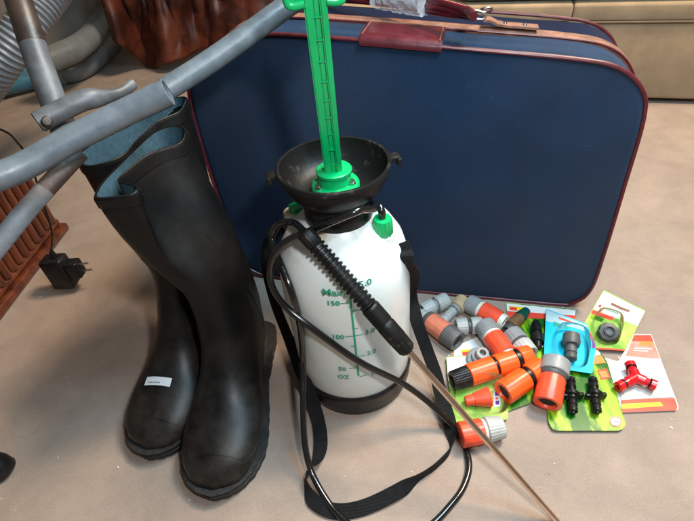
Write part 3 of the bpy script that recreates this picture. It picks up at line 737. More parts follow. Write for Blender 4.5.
# hose: outlet -> behind left -> across the bottle -> floor loop -> back up to the lance
def hz(seq): return [clear(x, y, z, 0.0055) for x, y, z in seq]
PROF = [(0.0, 0.088), (0.05, 0.088), (0.06, 0.0865), (0.225, 0.0865), (0.250, 0.084), (0.272, 0.078), (0.291, 0.067), (0.303, 0.054), (0.309, 0.044), (0.338, 0.044), (0.345, 0.058), (0.366, 0.066), (0.39, 0.068)]
def rad_at(z):
    for (a, b), (c, e) in zip(PROF, PROF[1:]):
        if a <= z <= c: return b+(e-b)*(z-a)/(c-a)
    return 0.0
def pushed(pts, r):
    out = []
    for p in pts:
        q = V((p.x-BC.x, p.y-BC.y)); m_ = rad_at(p.z)+r
        if q.length < m_: q = q.normalized()*m_; p = V((BC.x+q.x, BC.y+q.y, p.z))
        out.append(V(p))
    return out
def clear(px, py, z, r):
    p = at(px, py, z); k = 0; o = V((0, 0, CAM_H)); d_ = (o-p).normalized()
    while V((p.x-BC.x, p.y-BC.y)).length < rad_at(p.z)+r and k < 400: p = p+d_*0.001; k += 1
    return p
lanceB = at(557, 521, 0.006); k_ = 0; lanceA = clear(305, 233, 0.30, 0.014)
while k_ < 200:
    if all(V(((p_ := lanceA.lerp(lanceB, t_/40)).x-BC.x, p_.y-BC.y)).length >= rad_at(p_.z)+0.0135 for t_ in range(41)): break
    lanceA = lanceA+(V((0, 0, CAM_H))-lanceA).normalized()*0.001; k_ += 1
lanceA_ = at(305, 233, 0.315)
ldir = (lanceB-lanceA).normalized()
hose_pts = [P1+V((0, 0.004, 0.018)), P1+V((0.0, 0.004, 0.030))] + hz([(376, 204, 0.312), (360, 210, 0.318), (338, 219, 0.322), (310, 231, 0.322), (286, 242, 0.31), (272, 260, 0.285), (271, 283, 0.255), (285, 306, 0.225), (316, 331, 0.195), (360, 362, 0.145), (405, 385, 0.085), (437, 410, 0.035), (459, 434, 0.007), (469, 462, 0.005), (464, 486, 0.005), (450, 506, 0.005), (430, 526, 0.005), (400, 542, 0.005), (365, 535, 0.005),
      (345, 521, 0.006), (328, 502, 0.010), (312, 473, 0.022), (305, 444, 0.045), (303, 402, 0.085), (303, 360, 0.125), (300, 325, 0.16), (292, 293, 0.20), (280, 262, 0.245), (272, 240, 0.28), (279, 224, 0.305), (294, 223, 0.315)]) + [lanceA]
bm = NB(); sweep(bm, pushed(catmull(hose_pts, 10)[14:-3], 0.0048), 0.0044, 14); sweep(bm, catmull(hose_pts, 10)[:15], 0.0044, 14); obj('spray_hose', bm, M['hose'], spr, ang=80)
# shoulder strap
sseq = [(283, 226, .250, 'L'), (272, 236, .225, 'L'), (266, 262, .18, 'L'), (274, 300, .125, 'L'), (290, 342, .075, 'L'), (306, 382, .035, 'L'), (317, 415, .012, 'F'), (321, 440, .010, 'F'), (318, 459, .012, 'T'), (308, 472, .013, 'E'), (306, 484, .011, 'E'), (313, 500, .010, 'F2'), (334, 511, .006, 'G'), (362, 508, .006, 'G'), (395, 493, .008, 'G'), (420, 477, .010, 'E'), (438, 464, .011, 'E'), (452, 446, .010, 'E'), (449, 420, .012, 'R'), (441, 396, .020, 'R'), (436, 375, .035, 'R'), (427, 350, .065, 'R'), (417, 322, .110, 'R'), (410, 292, .155, 'R'), (406, 262, .205, 'R'), (404, 250, .225, 'R'), (401, 243, .238, 'R')]
SD = {'L': V((0.75, -0.5, 0.1)), 'F': V((1, 0.1, 0.05)), 'T': V((0.9, -0.2, 0.5)), 'E': V((0.25, 0.1, 1)), 'F2': V((0.6, 0.5, 0.6)), 'G': V((0.2, 1, 0.35)), 'R': V((0.85, -0.2, 0.15))}
P = pushed(catmull([clear(x, y, z, 0.003) for x, y, z, k in sseq], 6), 0.003); Q = catmull([SD[k] for *_, k in sseq], 6)
for p in P: p.z = max(p.z, 0.0025)
bm = NB(); ribbon(bm, P, 0.019, 0.0016, Q)
for v in bm.verts: v.co.z = max(v.co.z, 0.001)
obj('shoulder_strap', bm, M['web'], spr, ang=30)
bm = NB(); pbk = at(407, 277, 0.18); box(bm, pbk, (0.012, 0.010, 0.020), Matrix.Rotation(0.2, 3, 'X'), 0.002); obj('strap_buckle', bm, M['blackpl'], spr)

# ------------------------------------------------------------------ spray lance
lan = thing('spray_lance', 'spray lance with ribbed black grip and coppery metal tube leaning across the bottle', 'lance', lanceA)
GL = (lanceB-lanceA).length
def ldist(px, py):
    # distance along the lance of a seen point
    r = ray(px, py).normalized(); w0 = V((0, 0, CAM_H))-lanceA; b = r.dot(ldir); d = r.dot(w0); e = ldir.dot(w0); return (e-b*d)/(1-b*b)
g1 = ldist(410, 351); gm = ldist(372, 303); g0 = ldist(316, 243)
bm = NB(); lathe(bm, [(0, -0.002), (0.008, -0.002), (0.0098, 0.0), (0.0098, g0), (0.008, g0+0.002), (0, g0+0.002)], lanceA, ldir, 40, lobes=14, depth=0.08); obj('hose_collar', bm, M['matteblk'], lan)
prof = [(0, g0)]; x = g0; nr = 15; stp = (gm-g0)/nr
for i in range(nr):
    for r_, f in ((0.0078, 0), (0.0078, 0.30), (0.0104, 0.45), (0.0104, 0.86), (0.0078, 0.98)): prof.append((r_, x+stp*f))
    x += stp
prof.append((0, x))
bm = NB(); lathe(bm, prof, lanceA, ldir, 28); obj('ribbed_grip', bm, M['blackpl'], lan, ang=30)
m1 = gm+(g1-gm)*0.38; m2 = gm+(g1-gm)*0.74
prof = [(0, gm), (0.0105, gm+0.001)]
for i in range(8): 
    a = gm+0.003+(m1-gm-0.003)*i/8; w_ = (m1-gm-0.003)/8; prof += [(0.0114, a+w_*0.1), (0.0114, a+w_*0.55), (0.0104, a+w_*0.65), (0.0104, a+w_*0.95)]
prof += [(0.0110, m1+0.001), (0.0114, m1+0.004), (0.0114, m2-0.002), (0.0105, m2), (0.0, m2)]
bm = NB(); lathe(bm, prof, lanceA, ldir, 28); obj('grip_body', bm, M['matteblk'], lan, ang=30)
bm = NB(); lathe(bm, [(0, m2), (0.0112, m2), (0.0104, m2+(g1-m2)*0.75), (0.0085, g1-0.002), (0.006, g1), (0, g1)], lanceA, ldir, 40, lobes=12, depth=0.08); obj('tube_nut', bm, M['matteblk'], lan)
bm = NB(); lathe(bm, [(0, g1-0.004), (0.0039, g1-0.004), (0.0039, GL+0.06), (0, GL+0.06)], lanceA, ldir, 20); obj('metal_tube', bm, M['brass'], lan)

# ------------------------------------------------------------------ metal frame (tubes crossing the top left)
frm = thing('metal_frame', 'worn grey tubular metal frame reaching over the boots with open tube ends', 'metal frame', V((-0.55, 0.40, 0)))
TR = 0.0110
def tube(name, pts, r, m, par=frm, open_end=None, n=24, flat=None, cat=True):
    bm = NB(); P_ = catmull(pts, 8) if cat else [V(p) for p in pts]
    sweep(bm, P_, r if flat is None else flat, n, cap=True, sec=None)
    return obj(name, bm, m, par, ang=60)
def open_tube(name, pts, r, m, end_index, par=frm):
    bm = NB(); P_ = catmull(pts, 8)
    rg = sweep(bm, P_, r, 24, cap=False)
    e = rg[-1] if end_index else rg[0]; o_ = rg[0] if end_index else rg[-1]; bm.faces.new(o_)
    c = sum((v.co for v in e), V())/len(e); dr = (P_[-1]-P_[-8]).normalized() if end_index else (P_[0]-P_[8]).normalized()
    r1 = [bm.verts.new(c+(v.co-c)*0.88+dr*0.0004) for v in e]; bridge(bm, e, r1)
    t = obj(name, bm, m, par, ang=60)
    bm = NB(); r1 = [bm.verts.new(c+(v.co)*0) for v in []]
    a = [bm.verts.new(ORIG[par]+v.co*0) for v in []]
    P_in = [c+dr*0.0003, c-dr*0.05]; sweep(bm, P_in, r*0.88, 24, cap=False); bm.faces.new([v for v in bm.verts][24:]); obj('tube_bore', bm, m, t)
    return t
T1 = [dist(330, -22, 0.66), dist(290, 4, 0.63), dist(215, 58, 0.60), dist(165, 90, 0.585), dist(135, 104, 0.575), dist(60, 150, 0.56)]
tube('long_tube', [T1[0], T1[1], T1[2], T1[3]], 0.0120, M['tube'])
T2 = [dist(168, 92, 0.458), dist(118, 116, 0.468), dist(70, 140, 0.472), dist(30, 163, 0.475), dist(-5, 178, 0.475), dist(-60, 195, 0.48)]
open_tube('open_tube', T2, TR, M['tube'], 0)
def flatten(t): return 1
# short tube with a flattened, bolted end
bm = NB(); P_ = catmull([dist(38, 122, 0.50), dist(60, 111, 0.50), dist(84, 100, 0.50), dist(103, 97, 0.505), dist(122, 92, 0.515), dist(133, 84, 0.525)], 8)
k = len(P_); rings = []
for i, p in enumerate(P_):
    t = (P_[min(i+1, k-1)]-P_[max(i-1, 0)]).normalized(); f = i/(k-1); fl_ = max(0, min(1, (f-0.45)/0.3)); fl_ = fl_*fl_*(3-2*fl_)
    n1 = (V((0, 0.5, 1))-V((0, 0.5, 1)).dot(t)*t).normalized(); n2 = t.cross(n1)
    rings.append([bm.verts.new(p+n1*math.cos(a)*TR*0.80*(1-0.45*fl_)+n2*math.sin(a)*TR*0.80*(1-0.55*fl_)) for a in [2*PI*j/24 for j in range(24)]])
for a, b in zip(rings, rings[1:]): bridge(bm, a, b)
bm.faces.new(rings[0]); bm.faces.new(rings[-1]); st_ = obj('short_tube', bm, M['tube_g'], frm, ang=60)
bm = NB(); e = dist(38, 122, 0.4995); dr = (P_[0]-P_[6]).normalized(); lathe(bm, [(0, 0.0), (TR*0.70, 0.0), (TR*0.70, 0.0009), (0, 0.0009)], P_[0], dr, 24); obj('tube_plug', bm, M['dark'], st_)
def screw(px, py, d, par):
    bm = NB(); c = dist(px, py, d); ax = (V((0, 0, CAM_H))-c).normalized(); lathe(bm, [(0, -0.004), (0.0042, -0.004), (0.0042, 0.0002), (0.0032, 0.0012), (0.0, 0.0014)], c, ax, 20); obj('rivet', bm, M['tube_b'], par)
screw(47, 121, 0.4875, st_)
# crossing legs
Ta = [dist(8, -30, 0.60), dist(23, 14, 0.565), dist(38, 60, 0.545), dist(52, 98, 0.53), dist(64, 130, 0.522)]
tube('upright_tube', [Ta[1].lerp(Ta[0], 1.0), Ta[1], Ta[2].lerp(Ta[1], 0.35)], 0.0112, M['tube_b'])
tube('upright_tube', [Ta[2].lerp(Ta[1], 0.40), Ta[2], Ta[3], Ta[4], dist(70, 148, 0.518)], 0.0110, M['tube_g'])
Tb = [dist(80, 152, 0.52), dist(50, 184, 0.51), dist(20, 218, 0.50), dist(-15, 262, 0.50)]
tbp = catmull(Tb, 6)
for nm, seg, mm in (('flat_brace', tbp[:8], M['tube_b']), ('flat_brace', tbp[7:], M['tube_g'])):
    bm = NB(); sweep(bm, seg, 0.0082, 20, sec=[(math.cos(2*PI*j/20)*0.35, math.sin(2*PI*j/20)) for j in range(20)], up0=tuple(V((0, 0, CAM_H))-Tb[1])); obj(nm, bm, mm, frm)
leg_foot = at(-2, 466, 0.018)
tube('leg', [leg_foot+V((-0.006, 0.0, 0.01)), leg_foot.lerp(Tb[-1], 0.4)+V((-0.08, 0, 0)), Tb[-1]+V((-0.03, 0, 0)), Tb[-1]], 0.0125, M['tube_b'])
tube('leg', [Tb[-1]+V((0, 0, 0)), dist(-60, 250, 0.52), dist(-60, 195, 0.48)], 0.012, M['tube_g'])
bm = NB(); lathe(bm, [(0, -0.012), (0.016, -0.012), (0.019, -0.008), (0.0195, 0.006), (0.016, 0.022), (0.0135, 0.030), (0, 0.030)], leg_foot+V((-0.001, 0, -0.006)), (-0.55, 0.1, 1), 28)
for v in bm.verts: v.co.z = max(v.co.z, 0.0005)
obj('rubber_foot', bm, M['blackpl'], frm)

# ------------------------------------------------------------------ hose fittings
def fit(name, label, a, b, segs, group='loose hose fittings in front of the suitcase', cat='hose fitting'):
    """a, b = (px, py, height) of both axis ends; segs = [(part, length share, r0, r1, material, lobes, bore)]"""
    A, B = at(*a), at(*b); ax = (B-A); Lx = ax.length; ax.normalize()
    root = thing(name, label, cat, V((A.x, A.y, 0)).lerp(V((B.x, B.y, 0)), 0.5), group)
    t = 0.0; tot = sum(s[1] for s in segs)
    for i, (pn, sh, r0, r1, m, lb, bore) in enumerate(segs):
        l = Lx*sh/tot; e = min(0.0012, l*0.2)
        first, last = i == 0, i == len(segs)-1
        rj = r0*0.8
        if bore == 'a': pf = [(0, t+0.005), (r0*0.62, t+0.005), (r0*0.66, t+0.001), (r0*0.70, t), (r0-e*0.5, t), (r0, t+e)]
        else: pf = [(0, t), (r0-e, t), (r0, t+e)]
        if lb == -1:   # stepped ridges
            for q in range(4):
                f0 = t+e+(l-2*e)*q/4; w_ = (l-2*e)/4; pf += [(r0, f0), (r0, f0+w_*0.6), (r0*0.93, f0+w_*0.65), (r0*0.93, f0+w_*0.97)]
        if bore == 'b': pf += [(r1, t+l-e), (r1-e*0.5, t+l), (r1*0.72, t+l), (r1*0.68, t+l-0.001), (r1*0.60, t+l-0.005), (0, t+l-0.005)]
        else: pf += [(r1, t+l-e), (r1-e, t+l), (0, t+l)]
        bm = NB(); lathe(bm, pf, A, ax, 96, lobes=(12 if pn == 'body' else max(lb, 0)*2), depth=(0.014 if pn == 'body' else 0.028)); obj(pn, bm, m, root, ang=32)
        if bore in ('a', 'b'):
            rr = (r0 if bore == 'a' else r1)*0.58; tt = t+0.0042 if bore == 'a' else t+l-0.0052
            bm = NB(); lathe(bm, [(0, tt), (rr, tt), (rr, tt+0.001), (0, tt+0.001)], A, ax, 32); obj('bore', bm, M['dark'], root)  # dark disc set shallow in the mouth, paints the shade of the hole
        t += l
    return root
Gp = M['grey']; Lg = M['lgrey']; Dg = M['dgrey']; Or = M['orange']; Ro = M['redor']; Cr = M['cream']; Bk = M['blackpl']
fit('hose_coupler', 'pale grey double-ended coupler, the fitting nearest the sprayer bottle against the suitcase', (422, 311, .015), (447, 300, .015), [('end_cap', .44, .0140, .0148, Lg, 10, 'a'), ('groove', .12, .0115, .0115, Gp, 0, 0), ('end_cap', .44, .0152, .0148, Lg, 10, 0)])
fit('tap_adapter', 'small threaded tap adapter with a beige cap lying by the suitcase', (443, 321, .012), (464, 300, .014), [('thread', .5, .0085, .0095, Lg, -1, 'a'), ('flange', .1, .012, .012, Gp, 0, 0), ('cap', .4, .0145, .0135, M['beige'], 14, 0)])
fit('hose_connector', 'faded salmon connector with a dark grey end nut and pale tip beside the black strap', (420, 314, .018), (458, 342, .018), [('tip', .18, .0115, .012, Lg, 0, 0), ('collar', .10, .0155, .0165, Dg, 0, 0), ('body', .42, .0170, .0178, M['salmon'], 0, 0), ('end_nut', .30, .0188, .0175, Dg, 14, 'b')])
fit('hose_coupler', 'grey double-ended coupler lying level between the salmon and red-orange connectors', (456, 327, .0148), (482, 325, .0148), [('end_cap', .43, .0142, .0148, Lg, 10, 0), ('groove', .14, .0115, .0115, Dg, 0, 0), ('end_cap', .43, .0148, .0142, Lg, 10, 0)])
fit('hose_connector', 'red-orange connector with grey nut and cream mouth, right against the suitcase', (468, 303, .018), (505, 323, .018), [('end_nut', .30, .0165, .0172, Gp, 14, 0), ('collar', .09, .0155, .0155, Cr, 0, 0), ('body', .48, .0168, .0160, Ro, 0, 0), ('mouth', .13, .0140, .0135, Cr, 0, 'b')])
fit('hose_connector', 'red-orange connector with grey nut resting on the white rounded card', (484, 325, .024), (510, 360, .026), [('end_nut', .28, .0175, .0180, Gp, 14, 0), ('collar', .07, .0165, .0165, Cr, 0, 0), ('body', .48, .0178, .0170, Ro, 0, 0), ('mouth', .13, .0150, .0145, Lg, 0, 'b')])
fit('hose_coupler', 'grey double-ended coupler standing slanted beside the dark green capped tap piece', (511, 333, .020), (529, 355, .022), [('end_cap', .45, .0165, .0175, Gp, 10, 0), ('groove', .10, .0140, .0140, Dg, 0, 0), ('end_cap', .45, .0175, .0165, Lg, 10, 'b')])
fit('tap_piece', 'brown tap piece with a dark green cap lying on the green card', (507, 331, .014), (527, 310, .016), [('thread', .2, .010, .010, M['dgrey'], -1, 'a'), ('body', .45, .0115, .0095, M['brown'], 8, 0), ('cap', .35, .0105, .0070, M['dgreen'], 12, 0)])
fit('hose_coupling', 'long bright orange coupling with black rings and black end nut', (452, 381, .024), (530, 355, .026), [('end_nut', .21, .0145, .0160, Bk, 16, 'a'), ('body', .32, .0172, .0178, Or, 0, 0), ('ring', .035, .0150, .0150, Bk, 0, 0), ('body', .245, .0178, .0178, Or, 0, 0), ('ring', .06, .0165, .0165, Bk, 0, 0), ('body', .15, .0180, .0165, Or, 0, 'b')])
fit('hose_coupling', 'short bright orange coupling with one black ring and an open dark mouth', (503, 393, .021), (542, 367, .022), [('body', .55, .0185, .0182, Or, 0, 'a'), ('ring', .10, .0160, .0160, Bk, 0, 0), ('body', .35, .0180, .0165, Or, 0, 0)])
fit('hose_connector', 'largest connector, grey top over an orange-red body, on the big green card', (556, 361, .034), (547, 404, .022), [('end_nut', .32, .0210, .0218, Gp, 0, 0), ('collar', .10, .0200, .0185, Dg, 0, 0), ('body', .58, .0190, .0198, Ro, 0, 'b')])
fit('hose_connector', 'orange connector with a ribbed light grey nut alone at the front of the heap', (460, 435, .019), (503, 427, .019), [('body', .52, .0180, .0175, Ro, 0, 0), ('collar', .08, .0160, .0160, Cr, 0, 0), ('end_nut', .40, .0182, .0150, Lg, 12, 0)])
# stepped adapter standing on the white card
P = at(478, 361, 0.004); ad = thing('stepped_adapter', 'grey stepped tap adapter standing mouth up on the white rounded card', 'hose fitting', (P.x, P.y, 0), 'loose hose fittings in front of the suitcase')
bm = NB(); lathe(bm, [(0, 0), (0.0185, 0), (0.0195, 0.002), (0.0195, 0.009), (0.0175, 0.011), (0.0140, 0.0115), (0.0138, 0.019), (0.0105, 0.020), (0.0100, 0.030), (0.0085, 0.031), (0.0055, 0.031), (0.0050, 0.020), (0, 0.020)], P, (0.1, -0.25, 1), 40, lobes=10, depth=0.02); obj('body', bm, Gp, ad)

# ------------------------------------------------------------------ blister cards
def card(name, label, px, h, m, layers=(), th=0.0010, cat='card pack', rnd=0.004, tilt=None):
    """px outline corners; h height or per-corner heights; layers = (part, px outline, material)"""
    hs = h if isinstance(h, (list, tuple)) else [h]*len(px)
    C0 = [at(x, y, z) for (x, y), z in zip(px, hs)]
    c = sum(C0, V())/len(C0); root = thing(name, label, cat, (c.x, c.y, 0), 'packaged fittings on cards')
    n_ = V((0, 0, 0))
    for i in range(len(C0)): n_ += (C0[i]-c).cross(C0[(i+1) % len(C0)]-c)
    n_.normalize(); n_ = n_ if n_.z > 0 else -n_
    def rounded(pts, r):
        out = []; k = len(pts)
        for i in range(k):
            p, a, b = pts[i], pts[i-1], pts[(i+1) % k]; da = (a-p); db = (b-p); ra = min(r, da.length*0.4); rb = min(r, db.length*0.4)
            q0 = p+da.normalized()*ra; q1 = p+db.normalized()*rb
            for t in (0, .25, .5, .75, 1): out.append(q0*(1-t)**2+p*2*t*(1-t)+q1*t*t)
        return out
    def flatp(x, y, lift): return onplane(x, y, c+n_*lift, n_)
    bm = NB(); slab(bm, rounded([flatp(x, y, 0) for x, y in px], rnd), th, n_); obj('backing_card', bm, m, root, smooth=False)
    lift = th+0.0002
    for l in layers:
        pn, poly, mm = l[:3]; r_ = l[3] if len(l) > 3 else 0.0006
        bm = NB(); slab(bm, rounded([flatp(x, y, lift) for x, y in poly], r_), 0.00012, n_); obj(pn, bm, mm, root, smooth=False); lift += 0.00016
    return root, n_, flatp, lift
def ctext(root, n_, fp, lift, s, p0, p1, m, size_k=1.0, bold=0.02):
    a = fp(*p0, lift); b = fp(*p1, lift); xd = (b-a); w = xd.length; xd.normalize(); yd = n_.cross(xd)
    bm = text_bm(s, 1.0, lambda c: c.copy(), bold); xs = [v.co.x for v in bm.verts]; k = w/(max(xs)-min(xs)); mid = a.lerp(b, .5)
    for v in bm.verts: v.co = mid+xd*(v.co.x*k)+yd*(v.co.y*k*size_k)+n_*0.0001
    obj('lettering', bm, m, root, smooth=False)
def dome(root, n_, fp, poly, h, r=0.006):
    pts = [fp(x, y, 0.0016) for x, y in poly]; c = sum(pts, V())/len(pts); bm = NB(); prev = None
    pr = catmull(pts, 6, True)
    pr = [p.lerp(pts[0], 0) for p in pr]
    for s, z in ((1.10, 0.0), (1.0, 0.0004), (0.95, h*0.7), (0.88, h*0.95), (0.78, h), (0.3, h*1.02)):
        R_ = [bm.verts.new(c+(p-c)*s+n_*z) for p in pr]
        if prev: bridge(bm, prev, R_)
        prev = R_
    bm.faces.new(prev); obj('blister', bm, M['blister'], root, ang=50)
def joiner(root, a, b, m, rs, n=24, name='connector'):
    A, B = at(*a), at(*b); ax = (B-A); L_ = ax.length; bm = NB(); pf = [(0, 0)]
    for f, r in rs: pf.append((r, L_*f))
    pf.append((0, L_)); lathe(bm, pf, A, ax, n); return obj(name, bm, m, root, ang=35)
BARB = [(0, .005), (.02, .0062), (.12, .0068), (.13, .0054), (.20, .0066), (.28, .0068), (.29, .0056), (.36, .0056), (.37, .0075), (.44, .0078), (.45, .0110), (.53, .0110), (.54, .0078), (.60, .0076), (.61, .0056), (.66, .0066), (.76, .0068), (.77, .0054), (.85, .0064), (.94, .0062), (.95, .003), (1, .002)]
# green and red card behind
r, n_, fp, lf = card('blister_card', 'green card with a red band and white header, tucked against the suitcase', [(506, 303), (576, 310), (572, 352), (509, 347)], 0.0012, M['cardg'],
    [('header', [(506.5, 303.5), (575.5, 310.3), (575, 315.5), (507, 311)], M['cardw']), ('band', [(507, 311), (575, 315.5), (574.6, 320), (507.3, 317.5)], M['cardr']), ('logo', [(509, 306), (526, 307.5), (526, 311.5), (509, 310.2)], M['cardy']), ('logo', [(509.8, 306.8), (517, 307.5), (517, 310.8), (509.8, 310)], M['cardr']), ('seal', [(536, 345), (543, 343), (548, 346), (546, 351), (538, 352)], M['cardw'], 0.002)])
joiner(r, (536, 322, .012), (538, 348, .010), Bk, [(0, .006), (.15, .0085), (.4, .0085), (.42, .0062), (.5, .0062), (.52, .0105), (.8, .0105), (.82, .007), (1, .006)])
# white rounded card
card('blister_card', 'white card with rounded corner and a small coloured logo under the stepped adapter', [(453, 358), (455, 347), (489, 332), (502, 336), (508, 362), (470, 372)], 0.0010, M['cardw'],
    [('logo', [(461, 350.5), (470, 349), (471, 354), (463, 356)], M['cardy'], 0.0015), ('logo', [(462, 352.6), (470.6, 351), (471, 354), (463, 356)], M['cardr'], 0.001)], rnd=0.009)
# green one under the orange couplings
card('blister_card', 'bright green card mostly hidden under the two orange couplings', [(500, 352), (549, 347), (546, 398), (506, 412)], 0.0034, M['cardg'], [])
# cone pack
r, n_, fp, lf = card('blister_card', 'pale green card with an orange cone in a clear blister', [(446, 357), (500, 354), (508, 386), (508, 420), (454, 423), (448, 380)], 0.0060, M['cardlg'],
    [('header', [(446.5, 357.5), (499, 354.5), (502, 366), (448.5, 381)], M['cardw']), ('print', [(449, 372), (462, 371), (463, 384), (450, 386)], M['cardlb']), ('seal', [(493, 390), (500, 389.3), (500.5, 406.5), (494, 407.5)], M['cardw'], 0.001), ('mark', [(495, 392), (498.6, 391.7), (498.8, 395.6), (495.2, 396)], M['purple']), ('mark', [(495.4, 401), (499, 400.6), (499.2, 404.3), (495.6, 404.8)], M['purple']), ('mark', [(495.5, 397.5), (498, 397.3), (498, 399.4), (495.5, 399.6)], M['cardr'])])
joiner(r, (465, 401, .016), (490, 397, .018), Ro, [(0, .0055), (.04, .0072), (.35, .0085), (.36, .0095), (.95, .0150), (1, .0140)], name='cone')
dome(r, n_, fp, [(459, 388), (502, 386), (505, 411), (461, 413)], 0.034)
# big green card with two joiners
r, n_, fp, lf = card('blister_card', 'large green leaf-print card with two black barbed joiners at the front right', [(545, 376), (548, 422), (553, 431), (621, 431), (626, 425), (607, 362), (598, 349), (566, 352)], 0.0045, M['cardg'],
    [('header', [(566, 352.5), (597.6, 350), (601, 355), (567, 358)], M['cardw']), ('band', [(567, 358), (601.5, 355.5), (606, 363), (569, 366)], M['cardo']), ('logo', [(597, 370), (607, 368.5), (610.5, 378), (601, 380)], M['cardr'], 0.002), ('logo', [(598.8, 371.8), (606, 370.6), (608.5, 376.6), (602, 378)], M['cardo'], 0.001), ('seal', [(611, 417), (619, 416), (623, 422), (619, 427), (612, 426), (609, 421)], M['cardpk'], 0.003), ('seal', [(612.5, 418.6), (618, 418), (620.6, 422), (617.8, 425.2), (613, 424.5), (611.3, 421)], M['cardw'], 0.002)], rnd=0.006)
ctext(r, n_, fp, lf, 'X2', (613.5, 421.8), (618.8, 421.5), M['purple'])
for a, b in (((570.5, 378, .016), (573.5, 414, .014)), ((592.5, 378, .016), (597.5, 414, .014))): joiner(r, a, b, Bk, BARB)
bmz = 0
for cx_, cy_ in ((573, 396), (595.5, 396)):
    bm = NB(); c = at(cx_, cy_, 0.013); box(bm, c, (0.030, 0.006, 0.012), Matrix.Rotation(-0.1, 3, 'Z'), 0.0022); obj('wing_nut', bm, Bk, r)
# red Y card
r, n_, fp, lf = card('blister_card', 'white and red trapezoid card holding a red Y-piece, rightmost of the heap', [(634, 334.5), (651, 334.5), (678.5, 407), (677, 411), (622, 413), (604, 358), (618, 362)], 0.0012, M['cardw'],
    [('band', [(634, 335), (651, 335), (660, 359), (625.5, 356)], M['cardpk']), ('band', [(634, 335), (651, 335), (653.5, 342), (632, 341)], M['cardr']), ('print', [(640, 341), (652, 341.5), (653.5, 346), (640, 345.5)], M['cardo']), ('text_line', [(634, 347.6), (652, 348.4), (652.3, 349.4), (634, 348.6)], M['cardw'], 0.0001), ('text_line', [(633, 350), (648, 350.7), (648.3, 351.6), (633, 350.9)], M['cardw'], 0.0001), ('text_line', [(650, 391), (668, 391), (668.4, 392), (650, 392)], M['dgrey'], 0.0001), ('text_line', [(630, 393.8), (645, 393.6), (645, 394.6), (630, 394.8)], M['dgrey'], 0.0001), ('panel', [(618, 386), (670, 387), (674, 397), (621.5, 400)], M['cardgr']), ('band', [(621, 400), (674.5, 398), (677.6, 407), (676.4, 410.3), (622.5, 412.4)], M['cardr']), ('stripe', [(621.5, 404), (660, 402), (663.5, 406), (622, 409)], M['cardy'])], rnd=0.003)
cc = at(636, 377.5, .016); bm = NB()
ends = [at(629.5, 363, .016), at(617.5, 387.5, .015), at(656.5, 386, .015)]
for e in ends:
    d_ = (e-cc); l_ = d_.length; lathe(bm, [(0, -0.002), (.0078, -0.001), (.0078, l_*.42), (.0068, l_*.44), (.0060, l_*.62), (.0056, l_*.63), (.0056, l_*.72), (.0078, l_*.73), (.0080, l_*.97), (.0060, l_), (.0042, l_), (.0042, l_-.004), (0, l_-.004)], cc, d_, 28)
yp = obj('y_piece', bm, M['red'], r, ang=40)
for e in ends:
    d_ = (e-cc); l_ = d_.length; bm = NB(); lathe(bm, [(.0, l_*.64), (.0076, l_*.64), (.0080, l_*.68), (.0076, l_*.715), (0, l_*.715)], cc, d_, 28); obj('o_ring', bm, Bk, yp)
# white/green blister top right
r, n_, fp, lf = card('blister_card', 'white and green card with hang slot and a round black fitting, by the suitcase corner', [(603.5, 290), (645.5, 311), (625, 351), (596, 349), (583, 325)], 0.0055, M['cardlg'],
    [('header', [(603.7, 290.8), (645, 311.4), (637.5, 326), (593, 309.5)], M['cardw']), ('band', [(593, 309.5), (614, 317.5), (612, 320.5), (591.2, 313.5)], M['cardr']), ('print', [(592, 314.5), (604, 319), (602, 322), (590, 318)], M['cardg']), ('hang_slot', [(611.5, 302.3), (621.5, 307.2), (630, 310.2), (629, 312.2), (620, 309.2), (610.5, 304.5)], M['tan'], 0.001), ('logo', [(598, 306), (599.9, 304.2), (602, 305.8), (600, 307.6)], M['cardr'], 0.0002), ('band', [(597, 347.4), (625.4, 349.6), (625, 351), (596.4, 349.2)], M['cardr'])], rnd=0.003)
ctext(r, n_, fp, lf, 'GARDENA', (603.0, 307.3), (618.5, 313.6), M['teal'], 1.2)
P = at(607, 334, 0.008); bm = NB(); lathe(bm, [(0, 0), (.0135, 0), (.0160, .003), (.0165, .012), (.0145, .017), (.0090, .0185), (.0088, .023), (.0065, .024), (.0060, .019), (0, .019)], P, (-0.25, -0.5, 1), 30, lobes=9, depth=.06); obj('fitting', bm, M['dgrey'], r)
dome(r, n_, fp, [(596, 316), (620, 322), (617, 343), (594, 340)], 0.024)
# turquoise pack on top
r, n_, fp, lf = card('blister_card', 'turquoise card with a grey-black nozzle in a clear blister, lying on other cards', [(546, 309), (587, 324.5), (596, 347), (592, 374), (566, 370), (543.5, 361.5)], 0.0130, M['cardb'],
    [('header', [(546.3, 309.6), (586.6, 324.9), (590, 333), (575, 328), (545.6, 321)], M['cardlb']), ('hang_slot', [(553.5, 321.5), (568.5, 326.5), (568.2, 328.8), (553, 325.5)], M['teal'], 0.001), ('lettering_band', [(559, 317), (577, 323.5), (576.5, 325), (558.5, 318.7)], M['cardr'], 0.0003), ('mark', [(592.5, 337), (595.3, 344), (595.6, 348), (592, 348)], M['purple'], 0.0003), ('mark', [(590, 331.5), (592.4, 336.5), (592, 341), (589, 338)], M['cardr'], 0.0003)], rnd=0.003)
joiner(r, (571.5, 334, .030), (571, 360, .022), M['dgrey'], [(0, .008), (.05, .0125), (.32, .0135), (.45, .012), (.46, .0072), (.56, .0072), (.57, .0085), (.74, .0085), (.75, .007), (.82, .0085), (.97, .0085), (1, .006)], name='nozzle')
dome(r, n_, fp, [(557, 331), (585, 336), (588, 362), (574, 367), (556, 358)], 0.026)

